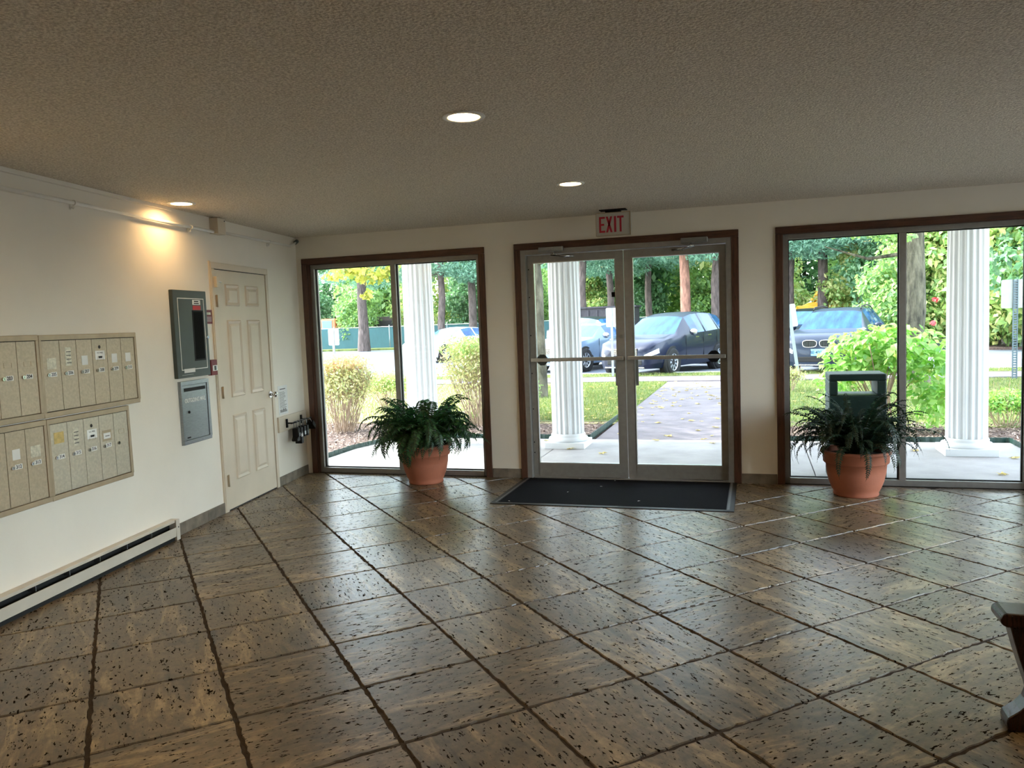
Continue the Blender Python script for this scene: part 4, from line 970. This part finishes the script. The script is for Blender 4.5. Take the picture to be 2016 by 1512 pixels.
for x, y in ((-38,58),(-31,55),(-25,53),(-20,57),(-14,50),(-9,55),(-4,49),(0,54),(4,48),(8,53),(12,49),(17,52),(22,48),(28,52),(-34,66),(-17,66),(-1,64),(14,64),(27,63)):
    k = (0,1,0,2,1)[sd_ % 5]; leafy(x, y, k, rnd.uniform(.95,1.3), kinds[k], ('green woods trees','dark green woods trees','yellowing woods trees')[k], 200+sd_); sd_ += 1
# hedge-like trees across the lot by the second window
def bush_tree(x, y, k, s, label, grp, seed):
    t = thing('roadside_bush', label, 'bush', (x, y, LOT), group=grp); trunk(t, 2.2*s, .09*s, M['barkm'], seed, 0, 5, .2, .9, .9)
    o = stuff(link('foliage', HEDGE[k], t)); o.scale = (s,s,s*1.1); o.rotation_euler.z = seed*.9
hl = ['tall yellow-tinged bush across the lot behind the column', 'tall green bush across the lot behind the column', 'tall dark green bush across the lot behind the column']
for i, (u, d, k, s) in enumerate(((1785,27,1,.95),(1838,27,0,1.05),(1880,29,2,1.1),(1925,27,1,1.15),(1965,26,0,1.05),(2005,25,1,1.2),(2050,24,0,1.25),(2100,23,2,1.2),(1740,34,2,1.0),(1690,36,0,1.0),(1900,33,0,1.5),(1990,32,0,1.5))):
    p = at(u, 660, d); bush_tree(p.x, p.y, k, s, hl[k], ('yellow-tinged bushes across the lot','green bushes across the lot','dark green bushes across the lot')[k], 300+i)
for i, (u, v, d) in enumerate(((1842,590,24.6),(1838,636,24.4))):
    p = at(u, v, d); V, F = leaf_cloud([(0,0,0,.10,.10,.08)], 26, .06, 40+i, aspect=.8); tag(link('rose_bloom', np_mesh('rose_bloom', V, F, M['rose']), None, p), 'red bloom on the bush left of the fluted column', 'flower', 'red blooms on the bush')
# understory behind the fence
for i in range(16):
    x = -36+i*4.2; k = (1,0,2)[i % 3]
    bush_tree(x, 46.5+rnd.uniform(-1,1), k, rnd.uniform(.8,1.1), ['yellowish undergrowth bush behind the pines', 'green undergrowth bush behind the pines', 'dark undergrowth bush behind the pines'][k], ('yellowish undergrowth','green undergrowth','dark undergrowth')[k], 340+i)

# two maples near the walk; crowns hang over the lawn
MAPLES = []
def maple(x, y, r0, label, seed, blobs, n, lean=0):
    t = thing('maple_tree', label, 'tree', (x, y, SLAB-.03)); MAPLES.append(t); trunk(t, 6.0, r0, M['barkm'], seed, lean, 7, .45, 2.4, .6)
    stuff(link('foliage', cloud_mesh('foliage', M['leafmaple'] if seed == 1 else M['leafy'], blobs, n, .085, 500+seed, aspect=.7, shell=.2), t))
p = G(1064, 782, SLAB); maple(p.x, p.y, .15, 'maple with mottled trunk left of the door column', 1, [(-2.2,-4.4,4.6,1.7,1.3,.8),(-1.2,-2.6,5.0,1.9,1.4,.9),(-2.0,-.6,4.9,2.0,1.5,1.0),(-.4,1.0,5.2,2.0,1.6,1.0),(-3.6,-3.0,4.3,1.4,1.3,.7),(.4,-1.0,5.9,1.8,1.6,1.0),(-2.6,1.6,5.4,1.9,1.5,1.0)], 12000)
p = at(1796, 700, 10.8); maple(p.x, p.y, .24, 'maple with scarred grey trunk behind the big-leaved bush', 2, [(-1.6,-.5,4.0,1.6,1.5,.8),(.6,.4,5.0,2.0,1.8,1.0),(-2.6,.8,4.4,1.6,1.4,.8),(1.8,-1.4,4.9,1.7,1.5,.9),(-3.8,-.6,4.2,1.3,1.3,.7)], 9000, .01)
# low branches with sprays of leaves on the two maples
for tr, pts, mm, sd in ((MAPLES[0], ((690,533,5.6,.5,.10),(735,545,5.6,.42,.13),(722,580,5.6,.14,.12),(770,530,5.6,.25,.16),(660,545,5.8,.3,.08)), 'leafmaple', 612), (MAPLES[1], ((1650,456,7.5,.5,.10),(1720,455,7.5,.6,.12),(1760,470,7.8,.4,.10)), 'leafg', 613)):
    bl = []
    for u, v, y, rx, rz in pts: q = at(u, v, y) - Vector(tr.location); bl.append((q.x, q.y, q.z, rx, rx*.7, rz))
    stuff(link('low_spray', cloud_mesh('low_spray', M[mm], bl, 520, .05, sd, aspect=.75, shell=.05), tr))
    q = Vector(bl[0][:3]); q2 = Vector(bl[1][:3]); MB().tube([(0,0,4.2), (q+Vector((0,0,8)))*.5, q2+Vector((0,0,.15)), q+Vector((0,0,.1))], [.05,.03,.015,.006], 6, cap=False).build('branch', M['barkm'], tr, fix=False)

# ------------------------------------------------------------------ signs and fence
def sign(u, v, y, w_, h_, zt, m, pm, label, lean=0, perf=False, pw=.03):
    p = at(u, v, y); t = thing('parking_sign', label, 'sign', (p.x, p.y, LOT+.06)); zt -= LOT+.06
    pl_ = MB()
    if perf:
        pl_.box(-pw,-.02,0,-pw+.016,.02,zt); pl_.box(pw-.016,-.02,0,pw,.02,zt)
        for k in range(int(zt/.05)): pl_.box(-pw+.016,-.012,k*.05+.02,pw-.016,.0,k*.05+.05)
    else: pl_.box(-pw,-.02,0,pw,.02,zt)
    pl_.build('post', pm, t)
    r_ = .03; P = []
    for cx, cz, a0 in ((w_/2-r_,zt-h_+r_,-90),(w_/2-r_,zt-r_,0),(-w_/2+r_,zt-r_,90),(-w_/2+r_,zt-h_+r_,180)):
        for k in range(4): a = R(a0+k*30); P.append((cx+r_*math.cos(a), cz+r_*math.sin(a)))
    MB().prism(P, .021, .026).build('sign_board', m, t)
    t.rotation_euler.y = lean; return t
sign(663, 790, 12.9, .34, .46, at(663,648,12.9).z, M['signback'], M['fencepost'], 'white sign board seen from behind above the pinkish shrub')
sign(1207, 738, 13.4, .30, .50, at(1207,606,13.4).z, M['signback'], M['fencepost'], 'white sign board seen from behind at the nose of the navy car')
sign(1573, 745, 12.0, .30, .52, at(1560,598,12.0).z, M['signback'], M['fencepost'], 'leaning white sign board at the nose of the blue-black car', R(-7.5), pw=.035)
sign(1997, 752, 11.2, .50, .58, at(1997,550,11.2).z, M['signgrey'], M['postgrey'], 'grey sign board on a perforated post right of the column', 0, True, .045)
p = at(2012, 672, 24.5); t = thing('yard_sign', 'small red and white yard sign under the roadside bushes', 'sign', (p.x, p.y, LOT)); z1 = at(2012,601,24.5).z-LOT
MB().box(-.03,-.01,0,-.01,.01,z1-.3).box(.1,-.01,0,.12,.01,z1-.3).build('stakes', M['fencepost'], t)
bd = MB().box(-.2,-.012,z1-.32,.42,.0,z1).build('board', M['whiteink'], t); MB().box(-.2,-.016,z1-.32,.42,-.0125,z1-.12).build('red_band', M['red'], bd)
q = MB()
for k in range(6): q.box(-.17+k*.09,-.0165,z1-.09,-.11+k*.09,-.0125,z1-.04); q.box(-.16+k*.09,-.0185,z1-.25,-.1+k*.09,-.0165,z1-.2,1)
q.build('lettering', [M['red'], M['whiteink']], bd)
t = thing('green_fence', 'green slatted chain-link fence behind the lot', 'fence', (0,43.5,LOT))
for i in range(34):
    x = -40+i*2.2; MB().box(x+.04,-.02,.05,x+2.16,.02,1.55).build('slat_panel', M['fence'], t); MB().cyl((x,0,0),(x,0,1.72),.04,n=8).build('post', M['fencepost'], t)
MB().tube([(-40,0,1.6),(35,0,1.6)], .03, 6).build('top_rail', M['fencepost'], t)
# far kerb bank
ground('verge_far', [(-60,41.6),(60,41.6),(60,90),(-60,90)], LOT+.12, M['grassbase'], 'grass verge at the far side of the lot', 'verge')
ground('verge_east', [(11.5,24.2),(60,22.0),(60,41.5),(14,41.5)], LOT+.08, M['mulch'], 'leaf-littered verge under the roadside bushes', 'verge')

# ------------------------------------------------------------------ vehicles
def wheel(parent, x, y, r_, side, spokes=9):
    w_ = MB(); w_.lathe([(r_*.62,-.10),(r_*.9,-.11),(r_,-.085),(r_*1.0,.085),(r_*.9,.11),(r_*.62,.10)], 28)
    o = w_.build('wheel', M['tyre'], parent, (x, y, r_)); o.rotation_euler = (R(-90)*side, 0, 0)   # lathe axis points outwards
    rm = MB(); rm.lathe([(r_*.64,.095),(r_*.66,.10),(r_*.6,.10),(r_*.58,.07)], 28); rm.lathe([(0,.075),(r_*.14,.075),(r_*.15,.06)], 12)
    for k in range(spokes):
        a = 2*PI*k/spokes; c, s = math.cos(a), math.sin(a); hw = r_*.065; rm.add([(r_*.1*c-hw*s,r_*.1*s+hw*c,.075),(r_*.1*c+hw*s,r_*.1*s-hw*c,.075),(r_*.61*c+hw*1.1*s,r_*.61*s-hw*1.1*c,.092),(r_*.61*c-hw*1.1*s,r_*.61*s+hw*1.1*c,.092)], [(0,1,2,3)])
    rm.build('rim', M['rim'], o, fix=False); MB().lathe([(0,.03),(r_*.6,.03)], 20).build('rim_well', M['blackcar'], o, fix=False)
def car(label, cat, pos, rz, pm, L, Wd, H, wb, fo, prof, pillars, wr=.37, rails=False, grille='bar', detail=True, zbot=.24, group=None):
    """prof: stations (t from the nose, belt z, roof z, half width factor, roof width factor, is_cabin)"""
    t = thing('car', label, cat, pos, rz, group); hw = Wd/2; rows = []
    st = sorted(prof, key=lambda q: q[0])
    def interp(tt):
        for a, c in zip(st, st[1:]):
            if a[0] <= tt <= c[0]: u = (tt-a[0])/(c[0]-a[0]); return [a[k]+(c[k]-a[k])*u for k in range(5)]
        return list(st[-1][:5])
    ts = sorted(set([q[0] for q in st] + [q for p_ in pillars for q in p_[:2]])); FR = (0,.22,.45,.62,.80,1.0)
    for tt in ts:
        _, zb, zr, wf, rf = interp(tt); w_ = hw*wf; sec = []
        for f in FR: wd = w_*(.93,.985,1.0,1.0,.985,.955)[FR.index(f)]; sec.append((wd, zbot+f*(zb-zbot)))
        re = hw*rf; sec += [(re, zb+(zr-zb)*.90), (re*.72, zr-.012 if zr-zb > .2 else zr-.004), (0, zr)]
        rows.append(sec)
    n = len(rows[0]); groups = {'body': MB(), 'windshield': MB(), 'rear_window': MB(), 'headlight': MB(), 'lower_trim': MB()}; sides = []
    X = lambda tt: L/2-tt
    for i in range(len(ts)-1):
        ta, tb_ = ts[i], ts[i+1]; tm = (ta+tb_)/2; kind = None
        for p_ in pillars:
            if p_[0]-1e-6 <= tm <= p_[1]+1e-6: kind = p_[2]
        for sg in (1,-1):
            sw = MB()
            for j in range(n-1):
                q = [(X(ta),sg*rows[i][j][0],rows[i][j][1]),(X(tb_),sg*rows[i+1][j][0],rows[i+1][j][1]),(X(tb_),sg*rows[i+1][j+1][0],rows[i+1][j+1][1]),(X(ta),sg*rows[i][j+1][0],rows[i][j+1][1])]
                tgt = groups['body']
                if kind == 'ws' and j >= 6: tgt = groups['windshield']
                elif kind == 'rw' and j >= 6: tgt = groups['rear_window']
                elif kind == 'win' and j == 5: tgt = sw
                elif j in (3,) and tm < .5 and tm > .03: tgt = groups['headlight']
                elif j == 0: tgt = groups['lower_trim']
                tgt.add(q, [(0,1,2,3) if sg > 0 else (3,2,1,0)], 0, True)
            if sw.f: sides.append(sw)
    for i, fl_ in ((0, True), (len(ts)-1, False)):
        pts = [(X(ts[i]),y,z) for y, z in rows[i]] + [(X(ts[i]),-y,z) for y, z in rows[i][-2::-1]]; groups['body'].add(pts, [tuple(range(len(pts)))])
    bottom = [(X(tt), s*rows[k][0][0]*.98, zbot+.002) for k, tt in enumerate(ts) for s in (1,-1)]
    groups['body'].add(bottom, [(2*k,2*k+1,2*k+3,2*k+2) for k in range(len(ts)-1)])
    for g, mm in (('body', pm), ('windshield', M['carglass_sky']), ('rear_window', M['carglass_sky']), ('headlight', M['lampglass']), ('lower_trim', pm)):
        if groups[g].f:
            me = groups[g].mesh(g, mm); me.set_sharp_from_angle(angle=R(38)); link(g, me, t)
    for sw in sides: link('side_window', sw.mesh('side_window', M['carglass_sky']), t)
    xf, xr = L/2-fo, L/2-fo-wb
    for xx in (xf, xr):
        for sg in (1,-1):
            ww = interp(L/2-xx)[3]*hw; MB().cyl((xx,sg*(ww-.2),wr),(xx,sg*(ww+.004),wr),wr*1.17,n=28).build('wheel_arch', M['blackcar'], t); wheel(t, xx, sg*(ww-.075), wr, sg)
    if detail:
        zb0 = interp(.2)[1]
        g = MB(); wg = hw*.42
        if grille == 'kidney':
            for sg in (1,-1):
                k = MB(); c0, rw, rh, zc_ = sg*.20, .165, .085, zb0-.12; K = []
                for j in range(20): a = 2*PI*j/20; ca_, sa_ = math.cos(a), math.sin(a); K.append((c0+rw*math.copysign(abs(ca_)**.55, ca_), zc_+rh*math.copysign(abs(sa_)**.7, sa_)))
                xg = L/2+.015; k.add([(xg,y,z) for y, z in K], [tuple(range(20))]); kk = k.build('grille', M['blackcar'], t, fix=False)
                MB().tube([(xg+.004,y,z) for y, z in K+K[:1]], .011, 6, cap=False).build('chrome_ring', M['chrome'], kk)
                sl2 = MB()
                for j in range(7): yy_ = c0-rw*.7+j*rw*1.4/6; sl2.box(xg+.002,yy_-.004,zc_-rh*.75,xg+.008,yy_+.004,zc_+rh*.75)
                sl2.build('grille_bar', M['panelgrey'], kk)
        else:
            gb = MB().box(L/2-.03,-wg,zb0-.26,L/2+.012,wg,zb0-.07).build('grille', M['blackcar'], t, bevel=.02); bars = MB()
            for k in range(5): bars.box(L/2+.012,-wg*.96,zb0-.245+k*.038,L/2+.02,wg*.96,zb0-.228+k*.038)
            bars.build('grille_bar', M['chrome'], gb)
        MB().box(L/2-.05,-hw*.55,zbot+.1,L/2+.006,hw*.55,zbot+.24).build('bumper_intake', M['blackcar'], t, bevel=.02)
        MB().box(L/2-.05,-hw*.62,zbot+.02,L/2+.012,hw*.62,zbot+.05).build('bumper_lip', M['chrome'], t)
        for sg in (1,-1):
            mxw = interp(L/2-(xf-1.0))[3]*hw; mr = MB(); mr.ball((xf-.92, sg*(mxw+.14), interp(fo+.95)[1]+.06), .07, .12, .09); mr.build('mirror', pm if grille == 'kidney' else M['chrome'], t)
            hd_ = MB()
            for xx in (xf-1.55, xf-2.35): hd_.box(xx,sg*(hw*.965),interp(L/2-xx)[1]-.13,xx+.2,sg*(hw*.965)+sg*.035,interp(L/2-xx)[1]-.10)
            hd_.build('door_handle', M['chrome'], t)
            sm_ = MB()
            for xx in (xf-.75, xf-1.85, xf-2.75): sm_.box(xx-.004,sg*hw*.99,zbot+.15,xx+.004,sg*(hw*1.0+.002),interp(L/2-xx)[1]-.02)
            sm_.build('door_seam', M['blackcar'], t)
            if rails:
                P = [(X(a), sg*hw*interp(a)[4]*.93, interp(a)[2]+.0) for a in (pillars[0][1]+.15,)] + [(X(a), sg*hw*interp(a)[4]*.93, interp(a)[2]+.05) for a in (pillars[0][1]+.3, 3.0, 3.6)] + [(X(3.95), sg*hw*interp(3.95)[4]*.93, interp(3.95)[2])]
                MB().tube(P, .018, 6).build('roof_rail', M['blackcar'], t)
    return t
SUV = [(0,.70,.73,.62,.50),(.10,.80,.84,.80,.62),(.30,.90,.95,.92,.74),(.7,.98,1.03,.97,.80),(1.35,1.06,1.11,1.0,.82),(2.15,1.10,1.60,1.0,.66),(2.6,1.12,1.69,1.0,.66),(3.2,1.14,1.72,1.0,.65),(4.0,1.18,1.69,.99,.63),(4.55,1.22,1.60,.97,.60),(4.95,1.16,1.24,.93,.66),(5.07,.85,.90,.85,.6)]
PIL = [(1.35,2.15,'ws'),(1.85,2.1,'ws'),(2.2,2.95,'win'),(3.05,3.85,'win'),(3.93,4.45,'win'),(4.55,4.95,'rw')]
def hd(a): return math.atan2(-math.cos(R(a)), -math.sin(R(a)))      # nose towards the building, turned a degrees to the left
def place(fwheel, ang, L, fo, hw):                                   # centre of the car from its front-left wheel contact
    f = Vector((-math.sin(R(ang)), -math.cos(R(ang)), 0)); l = Vector((-f.y, f.x, 0)); return Vector((fwheel.x, fwheel.y, LOT)) - f*(L/2-fo) - l*(hw-.1)
A1 = 21.8
car('navy blue SUV parked nose-in with silver multi-spoke wheels', 'car', place(G(1320.8,739.6), A1, 5.0, .95, .97), hd(A1), M['navy'], 5.0, 1.94, 1.73, 2.85, .95, SUV, PIL)
SED = [(0,.66,.69,.66,.5),(.12,.80,.84,.86,.66),(.35,.88,.93,.95,.75),(.9,.95,1.0,.98,.80),(1.55,1.0,1.05,1.0,.82),(2.25,1.04,1.40,1.0,.66),(2.8,1.05,1.47,1.0,.65),(3.6,1.06,1.44,1.0,.64),(4.3,1.05,1.12,.98,.74),(4.8,1.0,1.04,.94,.7),(5.0,.8,.84,.88,.6)]
SPIL = [(1.55,2.25,'ws'),(2.3,3.0,'win'),(3.08,3.7,'win'),(3.6,4.3,'rw')]
car('silver-blue sedan parked beside the navy SUV', 'car', place(G(1150,732), A1, 5.0, .95, .94), hd(A1), M['silver'], 5.0, 1.88, 1.47, 3.05, .95, SED, SPIL, .36)
X3 = [(0,.74,.77,.66,.55),(.08,.86,.89,.84,.68),(.28,.95,1.0,.94,.77),(.7,1.02,1.07,.98,.80),(1.25,1.08,1.13,1.0,.82),(1.95,1.12,1.58,1.0,.68),(2.4,1.13,1.66,1.0,.68),(3.2,1.15,1.67,1.0,.66),(4.0,1.17,1.60,.98,.63),(4.45,1.12,1.20,.93,.68),(4.57,.85,.9,.88,.6)]
XP = [(1.25,1.95,'ws'),(2.05,2.75,'win'),(2.83,3.45,'win'),(3.53,3.9,'win'),(4.0,4.45,'rw')]
A3 = 17.0; f3 = Vector((-math.sin(R(A3)), -math.cos(R(A3)), 0)); nose = at(1611, 700, 13.4)
tb = car('blue-black SUV with twin kidney grille and blue plate behind the broad bush', 'car', Vector((nose.x, nose.y, LOT)) - f3*(4.57/2), hd(A3), M['bmw'], 4.57, 1.87, 1.67, 2.8, .83, X3, XP, .37, True, 'kidney')
pl_ = MB().box(2.29,-.17,.50,2.305,.17,.665).build('number_plate', M['plateblue'], tb, bevel=.003)
me = text_mesh('BE\u00b742324', .105, M['platetext'], .001, True); me.transform(Matrix.Rotation(PI/2, 4, 'Z')); link('plate_characters', me, pl_, (2.307, 0, .58))
# cars further off
for (u, v, y, ang, pm, lab, pr, pi_, L, Wd, H) in ((1185,668,26,-60,'carblack','black SUV at the far side of the lot behind the silver sedan',SUV,PIL,5.0,1.9,1.73),
        (893,690,25.5,20,'carwhite','white car behind the column and twiggy shrub',SED,SPIL,5.0,1.88,1.47),
        (1583,668,26,24,'carblack','black SUV behind the blue-black car',SUV,PIL,5.0,1.9,1.73),
        (1440,668,21.5,21,'carwhite','white car just behind the navy SUV tail',SED,SPIL,5.0,1.88,1.47)):
    p = at(u, v, y); car(lab, 'car', (p.x, p.y, LOT), hd(ang), M[pm], L, Wd, H, 2.9, .95, pr, pi_, .36, detail=False)
# dark container behind the lot
p = at(1182, 640, 33); t = thing('waste_container', 'dark ribbed waste container beyond the silver sedan', 'container', (p.x, p.y, LOT)); z1 = at(1182,607,33).z-LOT
MB().box(-1.9,-.9,0.1,1.9,.9,z1).build('body', M['darksteel'], t)
for k in range(9): MB().box(-1.85+k*.45,-.96,.2,-1.75+k*.45,-.9,z1-.1).build('rib', M['darksteel'], t)
MB().box(-2.0,-1.0,z1,2.0,1.0,z1+.08).build('rim', M['darksteel'], t)
# yellow excavator
p = at(1592, 640, 37); t = thing('excavator', 'yellow excavator arm behind the blue-black car', 'excavator', (p.x, p.y, LOT)); sx = 37/1541*1.18
MB().box(-1.0,-.9,0,2.3,.9,.9).build('tracks', M['darksteel'], t, bevel=.15)
MB().box(-.6,-.8,.95,2.0,.8,1.9).build('body', M['yellowcat'], t, bevel=.12)
MB().prism([(-.95,1.35),(-.6,1.75),(0,2.05),(.9,2.1),(1.2,1.75),(.3,1.55),(-.5,1.3)], -.3, .3).build('boom', M['yellowcat'], t, bevel=.05)
MB().prism([(.1,2.15),(.5,2.75),(.95,2.8),(1.3,2.3),(1.1,2.1)], -.25, .25).build('arm', M['yellowcat'], t, bevel=.05)
MB().prism([(2.4,1.5),(2.8,2.05),(3.3,2.0),(3.2,1.6)], -.4, .4).build('bucket', M['yellowcat'], t, bevel=.05)
MB().tube([(-.2,-.1,1.9),(.6,-.1,2.3)], .07, 8).build('hydraulic_ram', M['chrome'], t)
# truck and low trailer behind the fence
p = at(656, 660, 46); t = thing('truck', 'orange truck cab behind the green fence', 'truck', (p.x, p.y, LOT))
MB().prism([(-.75,.4),(-.7,1.7),(-.45,2.35),(.75,2.35),(.75,.4)], -.9, .9).build('cab', M['orange'], t, bevel=.08)
MB().box(-.35,-.93,1.45,.45,-.9,2.2).build('side_window', mat('truck_glass', srgb(90,160,216), .1), t)
for xx in (-.4,2.8): MB().cyl((xx,-.95,.45),(xx,-.7,.45),.45,n=20).build('wheel', M['tyre'], t)
MB().box(.8,-.9,.6,4.2,.9,.85).build('chassis', M['darksteel'], t)
p = at(735, 660, 47); t = thing('flatbed_trailer', 'dark low trailer of steel behind the thick pine', 'trailer', (p.x, p.y, LOT))
MB().box(-2.6,-1,1.3,3.5,1,2.05).build('deck', M['darksteel'], t); MB().box(-.2,-.8,2.05,2.6,.8,2.35).build('load', mat('steel_load', srgb(92,78,78), .8), t)
for xx in (-1.5,-.5,2.6): MB().cyl((xx,-1.02,.5),(xx,-.75,.5),.5,n=18).build('wheel', M['tyre'], t)
MB().prism([(-2.9,2.05),(-2.9,2.7),(-2.5,3.1),(-1.7,2.9),(-1.3,2.05)], -.6, .6).build('machine_hood', M['blackcar'], t, bevel=.1)
put(text_mesh('9', .8, M['whiteink'], .002), t, -2.25, -.62, 2.6, 'white_nine')
MB().box(-2.8,-.62,2.08,-1.5,-.6,2.16).build('stripe', M['orange'], t)

print('objects', len(bpy.data.objects))
